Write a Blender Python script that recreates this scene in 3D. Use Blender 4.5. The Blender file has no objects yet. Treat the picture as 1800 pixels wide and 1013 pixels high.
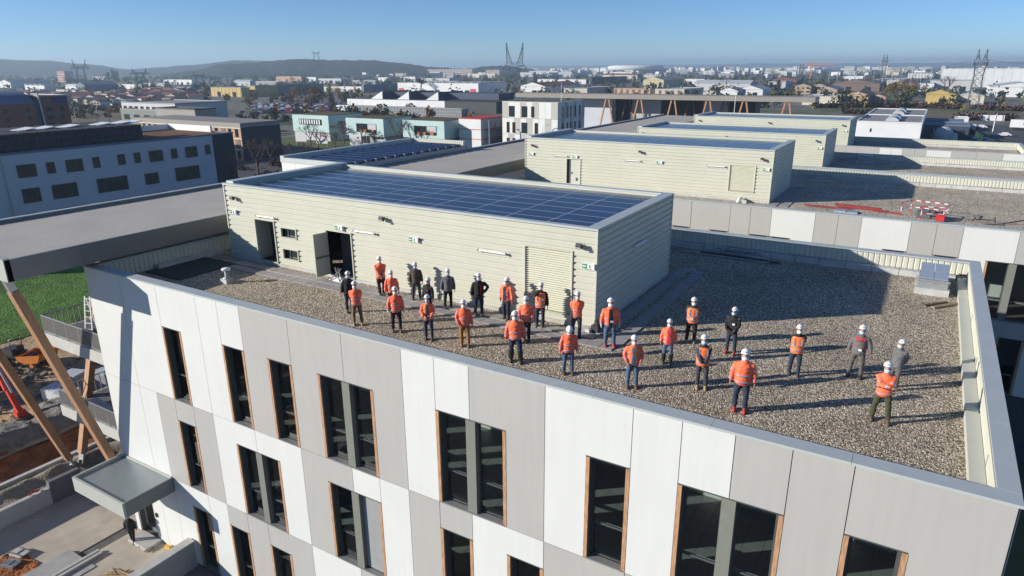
import bpy, bmesh, math, random
from mathutils import Vector, Matrix, noise
R = math.radians
rnd = random.Random(7)
sc = bpy.context.scene
COL = sc.collection

# ---------------------------------------------------------------- helpers
class MB:
    """collects faces, links them as ONE mesh object"""
    def __init__(s):
        s.v = []; s.f = []; s.sm = []; s.mi = []; s.cur = 0
    def add(s, vs, fs, smooth=False):
        o = len(s.v)
        s.v += [tuple(p) for p in vs]
        for f in fs:
            s.f.append(tuple(i + o for i in f)); s.sm.append(smooth); s.mi.append(s.cur)
        return s
    def box(s, x0, x1, y0, y1, z0, z1):
        return s.add([(x0,y0,z0),(x1,y0,z0),(x1,y1,z0),(x0,y1,z0),(x0,y0,z1),(x1,y0,z1),(x1,y1,z1),(x0,y1,z1)],
                     [(0,3,2,1),(4,5,6,7),(0,1,5,4),(1,2,6,5),(2,3,7,6),(3,0,4,7)])
    def cbox(s, c, sx, sy, sz, rz=0, rx=0, ry=0):
        m = Matrix.Translation(c) @ Matrix.Rotation(rz,4,'Z') @ Matrix.Rotation(ry,4,'Y') @ Matrix.Rotation(rx,4,'X')
        vs = [m @ Vector((a*sx/2,b*sy/2,d*sz/2)) for d in (-1,1) for a,b in ((-1,-1),(1,-1),(1,1),(-1,1))]
        return s.add(vs, [(0,3,2,1),(4,5,6,7),(0,1,5,4),(1,2,6,5),(2,3,7,6),(3,0,4,7)])
    def beam(s, a, b, w, h=None, up=(0,0,1)):
        a = Vector(a); b = Vector(b); h = h or w
        d = (b-a).normalized(); u = Vector(up)
        if abs(d.dot(u)) > .97: u = Vector((0,1,0))
        r = d.cross(u).normalized()*w/2; q = r.cross(d).normalized()*h/2
        vs = [p+i*r+j*q for p in (a,b) for i,j in ((-1,-1),(1,-1),(1,1),(-1,1))]
        return s.add(vs, [(0,1,2,3),(7,6,5,4),(0,4,5,1),(1,5,6,2),(2,6,7,3),(3,7,4,0)])
    def tube(s, pts, rad, n=8, smooth=True, cap=True):
        pts = [Vector(p) for p in pts]
        if not isinstance(rad, (list,tuple)): rad = [rad]*len(pts)
        rings = []; prev = None
        for i,p in enumerate(pts):
            d = (pts[min(i+1,len(pts)-1)]-pts[max(i-1,0)]).normalized()
            u = prev if prev is not None and abs(prev.dot(d))<.95 else (Vector((0,1,0)) if abs(d.z)>.8 else Vector((0,0,1)))
            r = d.cross(u).normalized(); q = r.cross(d).normalized(); prev = q
            rr = rad[i]; rx,ry = rr if isinstance(rr,tuple) else (rr,rr)
            rings.append([p + r*rx*math.cos(2*math.pi*k/n) + q*ry*math.sin(2*math.pi*k/n) for k in range(n)])
        vs = [v for r in rings for v in r]; fs = []
        for i in range(len(rings)-1):
            for k in range(n):
                fs.append((i*n+k, i*n+(k+1)%n, (i+1)*n+(k+1)%n, (i+1)*n+k))
        s.add(vs, fs, smooth)
        if cap:
            s.add(rings[0], [tuple(range(n))[::-1]], False); s.add(rings[-1], [tuple(range(n))], False)
        return s
    def rings(s, rr, n=16, cap=True, smooth=True):
        """rr: (x,y,z,rx,ry) stacked along z"""
        vs = []; fs = []
        for x,y,z,rx,ry in rr:
            vs += [(x+rx*math.cos(2*math.pi*k/n), y+ry*math.sin(2*math.pi*k/n), z) for k in range(n)]
        for i in range(len(rr)-1):
            for k in range(n):
                fs.append((i*n+k, i*n+(k+1)%n, (i+1)*n+(k+1)%n, (i+1)*n+k))
        if cap:
            fs.append(tuple(range(n))[::-1]); fs.append(tuple((len(rr)-1)*n+k for k in range(n)))
        return s.add(vs, fs, smooth)
    def ell(s, c, rx, ry, rz, nu=12, nv=8, rot=None):
        c = Vector(c); vs = []; fs = []
        for j in range(nv+1):
            t = math.pi*j/nv
            for k in range(nu):
                a = 2*math.pi*k/nu
                p = Vector((rx*math.sin(t)*math.cos(a), ry*math.sin(t)*math.sin(a), rz*math.cos(t)))
                if rot: p = rot @ p
                vs.append(c+p)
        for j in range(nv):
            for k in range(nu):
                fs.append((j*nu+k, (j+1)*nu+k, (j+1)*nu+(k+1)%nu, j*nu+(k+1)%nu))
        return s.add(vs, fs, True)
    def prism(s, poly, z0, z1):
        n = len(poly)
        vs = [(x,y,z0) for x,y in poly]+[(x,y,z1) for x,y in poly]
        fs = [tuple(range(n))[::-1], tuple(range(n,2*n))]+[(i,(i+1)%n,n+(i+1)%n,n+i) for i in range(n)]
        return s.add(vs, fs)
    def xf(s, m):
        s.v = [tuple(m @ Vector(p)) for p in s.v]; return s
    def mesh(s, name, mat):
        me = bpy.data.meshes.new(name)
        me.from_pydata(s.v, [], s.f)
        for m in (mat if isinstance(mat,(list,tuple)) else [mat]): me.materials.append(m)
        me.polygons.foreach_set('use_smooth', s.sm)
        me.polygons.foreach_set('material_index', s.mi)
        me.update()
        return me
    def build(s, name, mat, parent=None, fixn=False):
        me = s.mesh(name, mat)
        if fixn:
            b = bmesh.new(); b.from_mesh(me); bmesh.ops.recalc_face_normals(b, faces=b.faces); b.to_mesh(me); b.free()
        return link(name, me, parent)

def link(name, me, parent=None):
    o = bpy.data.objects.new(name, me); COL.objects.link(o)
    if parent: o.parent = parent
    return o
def tag(o, label=None, cat=None, group=None, kind=None):
    if label: o['label'] = label
    if cat: o['category'] = cat
    if group: o['group'] = group
    if kind: o['kind'] = kind
    return o
def thing(name, label, cat, loc=(0,0,0), rz=0, group=None):
    o = bpy.data.objects.new(name, None); COL.objects.link(o)
    o.location = loc; o.rotation_euler = (0,0,rz); o.empty_display_size = .3
    return tag(o, label, cat, group)
def dup(o, loc=None, rz=None, scale=None, label=None, parent=None):
    c = o.copy(); COL.objects.link(c)
    if parent: c.parent = parent
    if loc is not None: c.location = loc
    if rz is not None: c.rotation_euler = (0,0,rz)
    if scale is not None: c.scale = scale if isinstance(scale,(tuple,list)) else (scale,)*3
    if label: c['label'] = label
    for ch in list(o.children): dup(ch, parent=c)
    return c

# ---------------------------------------------------------------- materials
def lin(r,g,b):
    f = lambda c: (c/255/12.92) if c/255 <= .04045 else ((c/255+.055)/1.055)**2.4
    return (f(r),f(g),f(b))
MATS = {}
def mat(name, col, rough=.6, var=.12, vs=3., bump=0, bs=30., metal=0., spec=.5, stretch=None, coords='Object', var2=0, vs2=.3):
    if name in MATS: return MATS[name]
    m = bpy.data.materials.new(name); m.use_nodes = True; MATS[name] = m
    nt = m.node_tree; N = nt.nodes; L = nt.links
    b = N['Principled BSDF']; b.inputs['Roughness'].default_value = rough
    b.inputs['Metallic'].default_value = metal; b.inputs['Specular IOR Level'].default_value = spec
    tc = N.new('ShaderNodeTexCoord'); vec = tc.outputs[coords]
    if stretch:
        mp = N.new('ShaderNodeMapping'); mp.inputs['Scale'].default_value = stretch
        L.new(vec, mp.inputs['Vector']); vec = mp.outputs['Vector']
    n = N.new('ShaderNodeTexNoise'); n.inputs['Scale'].default_value = vs; n.inputs['Detail'].default_value = 5
    L.new(vec, n.inputs['Vector'])
    r = N.new('ShaderNodeMapRange'); r.inputs['From Min'].default_value = .25; r.inputs['From Max'].default_value = .75
    r.inputs['To Min'].default_value = 1-var; r.inputs['To Max'].default_value = 1+var
    L.new(n.outputs['Fac'], r.inputs['Value'])
    out = r.outputs['Result']
    if var2:
        n2 = N.new('ShaderNodeTexNoise'); n2.inputs['Scale'].default_value = vs2; n2.inputs['Detail'].default_value = 3
        L.new(tc.outputs[coords], n2.inputs['Vector'])
        r2 = N.new('ShaderNodeMapRange'); r2.inputs['From Min'].default_value = .3; r2.inputs['From Max'].default_value = .7
        r2.inputs['To Min'].default_value = 1-var2; r2.inputs['To Max'].default_value = 1+var2
        L.new(n2.outputs['Fac'], r2.inputs['Value'])
        mu = N.new('ShaderNodeMath'); mu.operation = 'MULTIPLY'
        L.new(out, mu.inputs[0]); L.new(r2.outputs['Result'], mu.inputs[1]); out = mu.outputs[0]
    mx = N.new('ShaderNodeVectorMath'); mx.operation = 'SCALE'
    mx.inputs[0].default_value = col; L.new(out, mx.inputs['Scale'])
    L.new(mx.outputs['Vector'], b.inputs['Base Color'])
    if bump:
        bn = N.new('ShaderNodeTexNoise'); bn.inputs['Scale'].default_value = bs; bn.inputs['Detail'].default_value = 4
        L.new(vec, bn.inputs['Vector'])
        bp = N.new('ShaderNodeBump'); bp.inputs['Strength'].default_value = bump; bp.inputs['Distance'].default_value = .02
        L.new(bn.outputs['Fac'], bp.inputs['Height']); L.new(bp.outputs['Normal'], b.inputs['Normal'])
    return m

def ramp_mat(name, stops, scale, rough=.9, kind='noise', bump=0, bdist=.03, detail=6, var2=None, coords='Object', bscale=None):
    """colour ramp over noise or voronoi"""
    m = bpy.data.materials.new(name); m.use_nodes = True; MATS[name] = m
    nt = m.node_tree; N = nt.nodes; L = nt.links
    b = N['Principled BSDF']; b.inputs['Roughness'].default_value = rough; b.inputs['Specular IOR Level'].default_value = .25
    tc = N.new('ShaderNodeTexCoord')
    if kind == 'voronoi':
        v = N.new('ShaderNodeTexVoronoi'); v.inputs['Scale'].default_value = scale
        L.new(tc.outputs[coords], v.inputs['Vector'])
        sep = N.new('ShaderNodeSeparateColor'); L.new(v.outputs['Color'], sep.inputs['Color']); fac = sep.outputs[0]
        hgt = v.outputs['Distance']
    else:
        v = N.new('ShaderNodeTexNoise'); v.inputs['Scale'].default_value = scale; v.inputs['Detail'].default_value = detail
        v.inputs['Roughness'].default_value = .65
        L.new(tc.outputs[coords], v.inputs['Vector']); fac = v.outputs['Fac']; hgt = fac
    cr = N.new('ShaderNodeValToRGB'); e = cr.color_ramp.elements
    while len(e) < len(stops): e.new(.5)
    for i,(p,c) in enumerate(stops):
        e[i].position = p; e[i].color = (*c,1)
    L.new(fac, cr.inputs['Fac']); col = cr.outputs['Color']
    if var2:
        n2 = N.new('ShaderNodeTexNoise'); n2.inputs['Scale'].default_value = var2[0]; n2.inputs['Detail'].default_value = 4
        L.new(tc.outputs[coords], n2.inputs['Vector'])
        r2 = N.new('ShaderNodeMapRange'); r2.inputs['From Min'].default_value = .3; r2.inputs['From Max'].default_value = .7
        r2.inputs['To Min'].default_value = 1-var2[1]; r2.inputs['To Max'].default_value = 1+var2[1]
        L.new(n2.outputs['Fac'], r2.inputs['Value'])
        mx = N.new('ShaderNodeVectorMath'); mx.operation = 'SCALE'
        L.new(col, mx.inputs[0]); L.new(r2.outputs['Result'], mx.inputs['Scale']); col = mx.outputs['Vector']
    L.new(col, b.inputs['Base Color'])
    if bump:
        if bscale:
            bn = N.new('ShaderNodeTexNoise'); bn.inputs['Scale'].default_value = bscale; bn.inputs['Detail'].default_value = 4
            L.new(tc.outputs[coords], bn.inputs['Vector']); hgt = bn.outputs['Fac']
        bp = N.new('ShaderNodeBump'); bp.inputs['Strength'].default_value = bump; bp.inputs['Distance'].default_value = bdist
        if kind == 'voronoi': bp.invert = True
        L.new(hgt, bp.inputs['Height']); L.new(bp.outputs['Normal'], b.inputs['Normal'])
    return m

def glass_mat(name, tint=(.55,.6,.6), refl=.04, rough=.02):
    m = bpy.data.materials.new(name); m.use_nodes = True; MATS[name] = m
    nt = m.node_tree; N = nt.nodes; L = nt.links
    N.remove(N['Principled BSDF'])
    t = N.new('ShaderNodeBsdfTransparent'); t.inputs['Color'].default_value = (*tint,1)
    g = N.new('ShaderNodeBsdfGlossy'); g.inputs['Roughness'].default_value = rough; g.inputs['Color'].default_value = (.9,.9,.9,1)
    f = N.new('ShaderNodeFresnel'); f.inputs['IOR'].default_value = 1.5
    ge = N.new('ShaderNodeNewGeometry'); sb = N.new('ShaderNodeMath'); sb.operation = 'SUBTRACT'; sb.inputs[0].default_value = 1
    L.new(ge.outputs['Backfacing'], sb.inputs[1]); mu = N.new('ShaderNodeMath'); mu.operation = 'MULTIPLY'
    L.new(f.outputs['Fac'], mu.inputs[0]); L.new(sb.outputs[0], mu.inputs[1])
    mx = N.new('ShaderNodeMixShader'); L.new(mu.outputs[0], mx.inputs['Fac'])
    L.new(t.outputs[0], mx.inputs[1]); L.new(g.outputs[0], mx.inputs[2])
    L.new(mx.outputs[0], N['Material Output'].inputs['Surface'])
    return m

# foreground materials
WHITE = mat('white_panel', (.65,.665,.64), .55, .025, 1.2, .03, 60, stretch=(6,6,.35), var2=.02, vs2=.6)
GREY = mat('grey_panel', (.42,.415,.39), .55, .035, 1.2, .03, 60, stretch=(6,6,.35), var2=.02, vs2=.6)
CORE = mat('dark_joint', (.09,.09,.09), .9)
CAPM = mat('coping_metal', (.47,.51,.505), .45, .05, 2, metal=.1)
CREAM = mat('cream_cladding', (.545,.55,.455), .5, .03, 1.5, var2=.03, vs2=.4)
CREAMD = mat('cream_trim', (.55,.55,.44), .5, .03)
WOOD = mat('larch_jamb', (.45,.26,.14), .6, .45, 5, .15, 40, stretch=(6,6,.6))
WOODP = mat('glulam', (.40,.215,.11), .65, .22, 3, .1, 30, stretch=(4,4,.5))
FRAME = mat('window_frame_grey', (.075,.08,.08), .45, .05)
MULL = mat('mullion_grey', (.20,.21,.18), .5, .05)
SILL = mat('sill_metal', (.25,.255,.25), .45, .05, metal=.2)
GLASS = glass_mat('window_glass', (.86,.90,.89))
FLOORT = mat('interior_floor', (.19,.21,.21), .5, .1, 2)
INWALL = mat('interior_wall', (.5,.5,.48), .8, .05)
SHUT = mat('shutter_slats', (.33,.34,.34), .5, .05)
CONC = mat('concrete', (.36,.355,.34), .85, .16, 2.5, .25, 25, var2=.12, vs2=.35)
CONCL = mat('pale_concrete', (.47,.465,.44), .85, .12, 2.5, .2, 25, var2=.1, vs2=.5)
CONCD = mat('dark_concrete', (.15,.155,.16), .8, .15, 2.5, .2, 25, var2=.1, vs2=.5)
PAVER = mat('concrete_paver', (.33,.315,.30), .85, .12, 3, .15, 30, var2=.12, vs2=.8)
BLOCK = mat('kerb_block', (.46,.47,.46), .85, .12, 3, .2, 30, var2=.1, vs2=1.)
MEMB = mat('roof_membrane', (.44,.405,.35), .8, .07, 6, .1, 40, var2=.07, vs2=.4)
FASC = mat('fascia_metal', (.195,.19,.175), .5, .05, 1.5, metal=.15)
FASCL = mat('fascia_sunlit', (.42,.44,.40), .5, .04)  # paler copy of the fascia metal, sunlight on the front put into its colour
STEEL = mat('galvanised_steel', (.42,.44,.45), .4, .15, 8, metal=.6)
DARKM = mat('dark_metal', (.05,.05,.052), .5, .1)
WHITEP = mat('white_paint', (.78,.78,.78), .4, .03)
BLACKP = mat('black_plastic', (.02,.02,.02), .45, .05)
GREENS = mat('sign_green', (.0,.24,.09), .5, .03)
PVGLASS = mat('solar_cell', (.008,.013,.045), .2, .12, .6, spec=.35)
ALU = mat('aluminium_rail', (.62,.65,.67), .35, .05, metal=.5)
GRAVEL = ramp_mat('roof_gravel', [(0,(.07,.052,.036)),(.28,(.23,.188,.132)),(.62,(.42,.35,.26)),(.85,(.62,.535,.41)),(1,(.88,.79,.64))], 25., .95, 'voronoi', .8, .04, var2=(.22,.2))
GRAVEL2 = ramp_mat('roof_gravel_far', [(0,(.20,.165,.115)),(.5,(.46,.395,.30)),(1,(.74,.66,.52))], 12., .95, 'voronoi', .8, .05, var2=(.4,.15))

# ---------------------------------------------------------------- render, camera, light
sc.render.engine = 'CYCLES'
sc.cycles.use_denoising = True
sc.cycles.max_bounces = 6
sc.cycles.volume_bounces = 0
sc.view_settings.view_transform = 'Standard'
sc.view_settings.look = 'None'
sc.view_settings.exposure = EXPOSURE = 0.42
sc.view_settings.gamma = 1
cam = bpy.data.cameras.new('camera'); co = bpy.data.objects.new('camera', cam); COL.objects.link(co)
PITCH, YAW, ROLL = 0.31426, 0.54529, -0.00568
fw = Vector((-math.sin(YAW)*math.cos(PITCH), math.cos(YAW)*math.cos(PITCH), -math.sin(PITCH)))
rt = Vector((math.cos(YAW), math.sin(YAW), 0)); up = rt.cross(fw)
r2 = rt*math.cos(ROLL)+up*math.sin(ROLL); u2 = up*math.cos(ROLL)-rt*math.sin(ROLL)
mw = Matrix((r2, u2, -fw)).transposed().to_4x4(); mw.translation = (0,0,9.8)
co.matrix_world = mw
cam.sensor_width = 36; cam.lens = 1196.65/1800*36; cam.clip_end = 40000; cam.clip_start = .1
sc.camera = co
SUN_AZ, SUN_EL = R(39.4), R(18.4)          # the way the light travels, and its height
Ld = Vector((math.cos(SUN_AZ)*math.cos(SUN_EL), math.sin(SUN_AZ)*math.cos(SUN_EL), -math.sin(SUN_EL)))
sl = bpy.data.lights.new('sun', 'SUN'); sl.energy = 5.0; sl.angle = R(.5); sl.color = (1,.935,.84)
so = bpy.data.objects.new('sun', sl); COL.objects.link(so); so.rotation_euler = Ld.to_track_quat('-Z','Y').to_euler()
w = bpy.data.worlds.new('World'); sc.world = w; w.use_nodes = True
nt = w.node_tree; sky = nt.nodes.new('ShaderNodeTexSky'); sky.sky_type = 'NISHITA'; sky.sun_disc = False
sky.sun_elevation = SUN_EL; sky.sun_rotation = math.atan2(-Ld.x, -Ld.y)
sky.air_density = 1.0; sky.dust_density = 0.0; sky.ozone_density = 6.0; sky.altitude = 3000
nt.links.new(sky.outputs[0], nt.nodes['Background'].inputs['Color']); nt.nodes['Background'].inputs['Strength'].default_value = .095
# ---------------------------------------------------------------- people
SKIN = mat('skin', (.40,.21,.135), .5, .06, 8)
HIVIS = mat('hivis_orange', (1.0,.175,.07), .62, .08, 9, .5, 16)
HIVISV = mat('hivis_vest_orange', (.98,.21,.05), .62, .13, 9, .5, 16)
REFL = mat('reflective_tape', (.30,.29,.37), .35, .06, 20)
CLOTH = {}
def cloth(n, c): CLOTH[n] = mat('cloth_'+n, c, .85, .18, 9, .5, 18)
for n,c in dict(black=(.013,.013,.016), navy=(.018,.024,.045), jeans=(.075,.125,.20), darkjeans=(.025,.038,.065), grey=(.13,.13,.135),
                darkgrey=(.05,.05,.055), brown=(.075,.058,.047), tan=(.22,.155,.09), rust=(.33,.15,.045), olive=(.055,.06,.028),
                maroon=(.06,.012,.014), greytrousers=(.11,.10,.095), white=(.75,.75,.75), red=(.55,.02,.025), redshirt=(.6,.05,.06),
                scarf=(.12,.13,.14)).items(): cloth(n,c)
HELM = mat('helmet_white', (.80,.81,.82), .28, .02)
MASKW = mat('mask_white', (.78,.80,.82), .8, .04)
MASKB = mat('mask_blue', (.40,.62,.78), .8, .04)
HAIR = mat('hair_dark', (.03,.02,.014), .6, .2, 20)
EYE = mat('eye_dark', (.02,.015,.012), .2)
LOGO = mat('badge_teal', (.05,.25,.35), .5)
SHOE = {'black':mat('shoe_black',(.02,.02,.02),.6,.1), 'brown':mat('shoe_brown',(.10,.065,.04),.7,.15), 'red':mat('shoe_red',(.35,.03,.02),.6,.15), 'tan':mat('shoe_tan',(.30,.22,.13),.7,.15), 'rubber':mat('boot_rubber',(.02,.028,.02),.4,.1)}
SKN = {'skin':SKIN, 'red':mat('glove_red',(.62,.05,.03),.7,.1), 'white':mat('glove_white',(.6,.62,.62),.7,.1)}

def remeshed(mb, name, material, vox, crease=0):
    me = mb.mesh(name, material)
    o = bpy.data.objects.new('tmp', me); COL.objects.link(o)
    md = o.modifiers.new('r','REMESH'); md.mode = 'VOXEL'; md.voxel_size = vox; md.use_smooth_shade = True
    s = o.modifiers.new('s','SMOOTH'); s.iterations = 3; s.factor = .5
    dg = bpy.context.evaluated_depsgraph_get()
    out = bpy.data.meshes.new_from_object(o.evaluated_get(dg))
    bpy.data.objects.remove(o); out.name = name
    if crease:
        sd=rnd.uniform(0,50)
        for v in out.vertices:
            c=v.co; f=noise.noise(Vector((c.x*11+sd,c.y*11,c.z*20)))
            v.co=c+v.normal*f*crease
    out.materials.clear(); out.materials.append(material)
    return out
def append_mesh(me, mb):
    b = bmesh.new(); b.from_mesh(me); vs = [b.verts.new(p) for p in mb.v]
    for f in mb.f:
        try: nf = b.faces.new([vs[i] for i in f]); nf.smooth = True
        except ValueError: pass
    b.to_mesh(me); b.free(); return me

def ik(S, T, l1, l2, hint):
    S = Vector(S); T = Vector(T); d = T-S; L = min(d.length, (l1+l2)*.995); dn = d.normalized(); T = S+dn*L
    a = (l1*l1-l2*l2+L*L)/(2*L); hgt = math.sqrt(max(l1*l1-a*a, 0))
    h = Vector(hint); h = (h-dn*h.dot(dn)).normalized()
    return S+dn*a+h*hgt, T
def hand_mb(mb, W, d, side, curl=.6):
    """palm, four curled fingers of different length and a thumb from the side of the palm"""
    d = d.normalized(); x = Vector((0,1,0)) if abs(d.y)<.8 else Vector((0,0,1))
    n = d.cross(x).normalized(); x = n.cross(d).normalized()      # n: back of hand, x: across the palm
    n = n*(1 if n.x*side > 0 else -1)
    M3 = Matrix((x, d, n)).transposed()
    mb.ell(W+d*.045, .042, .055, .017, 8, 6, M3)
    for i,l in enumerate((.062,.074,.07,.054)):
        b = W+d*.085+x*(i-1.5)*.021
        p1 = b+d*l*.5-n*curl*.012; p2 = b+d*l*(.95-.3*curl)-n*curl*.045
        mb.tube([b-d*.02, b, p1, p2], [.0095,.0095,.0088,.0065], 6)
    t0 = W+d*.025+x*-.036; mb.tube([t0, t0+d*.03-x*.022-n*.008, t0+d*.06-x*.02-n*.022], [.012,.0105,.008], 6)

POSE = {  # hand targets (x outward from the body, y, z) and elbow hints
 'side':  ((.285,-.02,.86),(.6,.55,0)),
 'wide':  ((.33,-.04,.88),(.8,.5,0)),
 'front': ((.045,-.235,.93),(.9,.35,-.2)),
 'back':  ((.10,.20,.95),(.6,.8,0)),
 'hip':   ((.215,-.03,1.0),(1,.35,0)),
 'pocket':((.20,-.115,.93),(.8,.6,0)),
 'cross': ((-.12,-.245,1.17),(.7,-.05,-.8)),
 'face':  ((.03,-.20,1.56),(.6,-.3,-.8)),
 'fore':  ((.14,-.27,1.02),(.5,.6,-.3)),
}
def person(x, y, z, h, label, arms=('side','side'), jacket='orange', style='closed', shirt='black', legs='darkjeans', shoes='black',
           gloves='skin', mask='w', hair='short', badge=0, stance=.12, turn=0, group='people standing on the gravel roof', bands=True, nod=0, back=False, width=1., helmetlogo=True, stride=0, loc_label=None):
    face = math.atan2(-x, y) if not back else 0
    t = thing('person', label, 'person', (x,y,z), face+R(turn+7*math.sin(x*5.1+y)), group)
    t.rotation_euler.y = .022*math.sin(x*11.3); stride += .035*math.sin(x*3.7+y*5)
    s = h/1.80
    width *= 1.06+.06*math.sin(x*7.3+y*3.1); t.scale = (s*width, s*width, s)
    hips = [Vector((.09,0,.90)), Vector((-.09,0,.90))]
    foot = [Vector((stance,-.02-stride,.08)), Vector((-stance,.03+stride,.08))]
    knee = [(hips[i]+foot[i])/2 + Vector((.012*(1-2*i),-.025,.02)) for i in (0,1)]
    sh = [Vector((.18,0,1.43)), Vector((-.18,0,1.43))]
    el = []; wr = []
    for i,a in enumerate(arms):
        T,Hn = POSE[a]; sg = 1-2*i
        T = Vector((T[0]*sg, T[1], T[2])); Hn = Vector((Hn[0]*sg, Hn[1], Hn[2]))
        if a in ('front','cross') and i: T.z += .035; T.y -= .035
        e,w_ = ik(sh[i], T, .29, .265, Hn); el.append(e); wr.append(w_)
    # body: one continuous surface
    b = MB()
    b.rings([(0,0,.80,.10,.09),(0,0,.88,.155,.115),(0,0,.98,.16,.12),(0,0,1.1,.145,.105),(0,0,1.25,.165,.115),(0,0,1.38,.175,.11),(0,0,1.45,.11,.085),(0,0,1.49,.058,.058),(0,-.01,1.56,.055,.058)])
    for i in (0,1):
        b.tube([hips[i],knee[i],foot[i]], [.085,.058,.042], 10); b.tube([foot[i]-Vector((0,-.03,.03)), foot[i]+Vector((0,-.15,-.045))], [.045,.035], 8)
        b.tube([sh[i],el[i],wr[i]], [.052,.041,.028], 10)
    hc = Vector((0,-.015,1.625)); nk = Vector((0,.01,1.54))
    HM = Matrix.Translation(nk) @ Matrix.Rotation(-R(17)*(0 if back or nod else 1)+nod,4,'X') @ Matrix.Translation(-nk)   # people look up at the viewer
    hd = MB(); hd.ell(hc, .077, .097, .118, 16, 12)
    hd.ell(hc+Vector((0,-.03,-.065)), .052,.062,.055, 12, 8)                 # jaw
    hd.tube([hc+Vector((0,-.088,.02)), hc+Vector((0,-.118,-.03))], [.010,.019], 6)   # nose
    for sg in (1,-1): hd.ell(hc+Vector((.078*sg,.012,-.005)), .012,.024,.034, 8, 6)  # ears
    hd.xf(HM); b.add(hd.v, hd.f, True)
    me = remeshed(b, 'body', SKIN, .0165)
    if gloves == 'skin':
        hb = MB()
        for i in (0,1): hand_mb(hb, wr[i], wr[i]-el[i], 1-2*i)
        append_mesh(me, hb)
    link('body', me, t)
    if gloves != 'skin':
        for i in (0,1):
            if gloves == 'redright' and i == 0:
                pass
            hb = MB(); hb.tube([wr[i]-(wr[i]-el[i]).normalized()*.05, wr[i]+(wr[i]-el[i]).normalized()*.02],[.042,.036],8)
            hand_mb(hb, wr[i], wr[i]-el[i], 1-2*i); hb.build('glove', SKN[gloves], t)
    for sg in (1,-1):
        e = MB(); e.ell(hc+Vector((.031*sg,-.088,.022)), .013,.008,.007, 8, 6); e.xf(HM); e.build('eye', EYE, t)
    m = MB()                                                                # mask over nose, mouth and chin
    nu,nv = 10,6; vs=[]; fs=[]
    for j in range(nv+1):
        for k in range(nu+1):
            a = -math.pi*.5 + (k/nu-.5)*math.pi*.86; q = j/nv
            zz = hc.z-.028-.090*q; rr = 1.06+.20*math.sin(math.pi*min(1,q*1.15))*max(0,math.cos((k/nu-.5)*math.pi*.9))
            vs.append((hc.x+.079*rr*math.cos(a)*(1-.25*q*q), hc.y-.006+.102*rr*math.sin(a)*(1-.18*q*q), zz))
    for j in range(nv):
        for k in range(nu): fs.append((j*(nu+1)+k,j*(nu+1)+k+1,(j+1)*(nu+1)+k+1,(j+1)*(nu+1)+k))
    m.add(vs, fs, True); m.xf(HM); m.build('face_mask', MASKW if mask=='w' else MASKB, t)
    hr = MB(); hr.ell(hc+Vector((0,.014,.015)), .082,.094,.105, 14, 10)
    if hair == 'long': hr.tube([hc+Vector((0,.055,-.02)), hc+Vector((0,.085,-.12)), hc+Vector((0,.09,-.22))], [(.075,.04),(.085,.04),(.06,.025)], 10)
    hr.xf(HM); hr.build('hair', HAIR, t)
    hz_=.014; hm = MB()                                                               # safety helmet: shell, ridge, brim with peak
    shell = [(0,-.008,1.675,.104,.124),(0,-.010,1.695,.105,.125),(0,-.012,1.73,.10,.12),(0,-.01,1.765,.083,.10),(0,-.008,1.79,.055,.07),(0,-.006,1.803,.02,.03)]
    hm.rings(shell, 18)
    hm.rings([(0,-.016,1.668,.117,.142),(0,-.016,1.679,.114,.139)], 18)
    hm.tube([(0,-.128,1.70),(0,-.085,1.772),(0,-.01,1.812),(0,.065,1.775),(0,.11,1.70)], [(.018,.008)]*5, 6)
    hm.xf(HM @ Matrix.Translation((0,.004,hz_)))
    ho = hm.build('helmet', HELM, t)
    if helmetlogo:
        lg = MB(); lg.cbox(Vector((0,-.131,1.736)), .05,.012,.028, rx=R(-20)); lg.xf(HM); lg.build('helmet_badge', LOGO, ho)
    # trousers
    tr = MB(); tr.rings([(0,0,.79,.12,.10),(0,0,.86,.165,.13),(0,0,.98,.168,.132)], 16)
    for i in (0,1):
        k2 = knee[i]; f2 = foot[i]+Vector((0,.01,.005))
        tr.tube([hips[i], k2+(hips[i]-k2)*.45, k2, f2+(k2-f2)*.45, f2], [.098,.094,.073,.068,.066], 10)
    link('trousers', remeshed(tr, 'trousers', CLOTH[legs], .026, .014), t)
    for i in (0,1):
        s_ = MB(); f_ = foot[i]
        s_.rings([(f_.x,f_.y-.05,.0,.05,.14),(f_.x,f_.y-.05,.03,.052,.142),(f_.x,f_.y-.035,.06,.047,.115),(f_.x,f_.y-.005,.10,.045,.062),(f_.x,f_.y,.15,.047,.055)], 12)
        if shoes == 'rubber':
            kk = knee[i]-f_; s_.tube([f_+kk*.05, f_+kk*.8], [.078,.086], 10)
        s_.build('shoe', SHOE[shoes], t)
    # jacket
    jr = [(0,0,.82,.178,.142),(0,0,.90,.192,.152),(0,0,1.0,.186,.15),(0,0,1.12,.188,.15),(0,0,1.25,.197,.152),(0,0,1.36,.205,.145),(0,0,1.425,.165,.118),(0,-.005,1.475,.095,.09)]
    def jrad(z):
        for a,c in zip(jr, jr[1:]):
            if a[2] <= z <= c[2]:
                q = (z-a[2])/(c[2]-a[2]); return a[3]+(c[3]-a[3])*q, a[4]+(c[4]-a[4])*q
        return jr[-1][3], jr[-1][4]
    jm = HIVIS if jacket == 'orange' else CLOTH[jacket]
    j = MB(); j.rings(jr, 18)
    j.rings([(0,-.005,1.46,.098,.095),(0,-.012,1.515,.082,.085)], 14)         # collar
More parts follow.
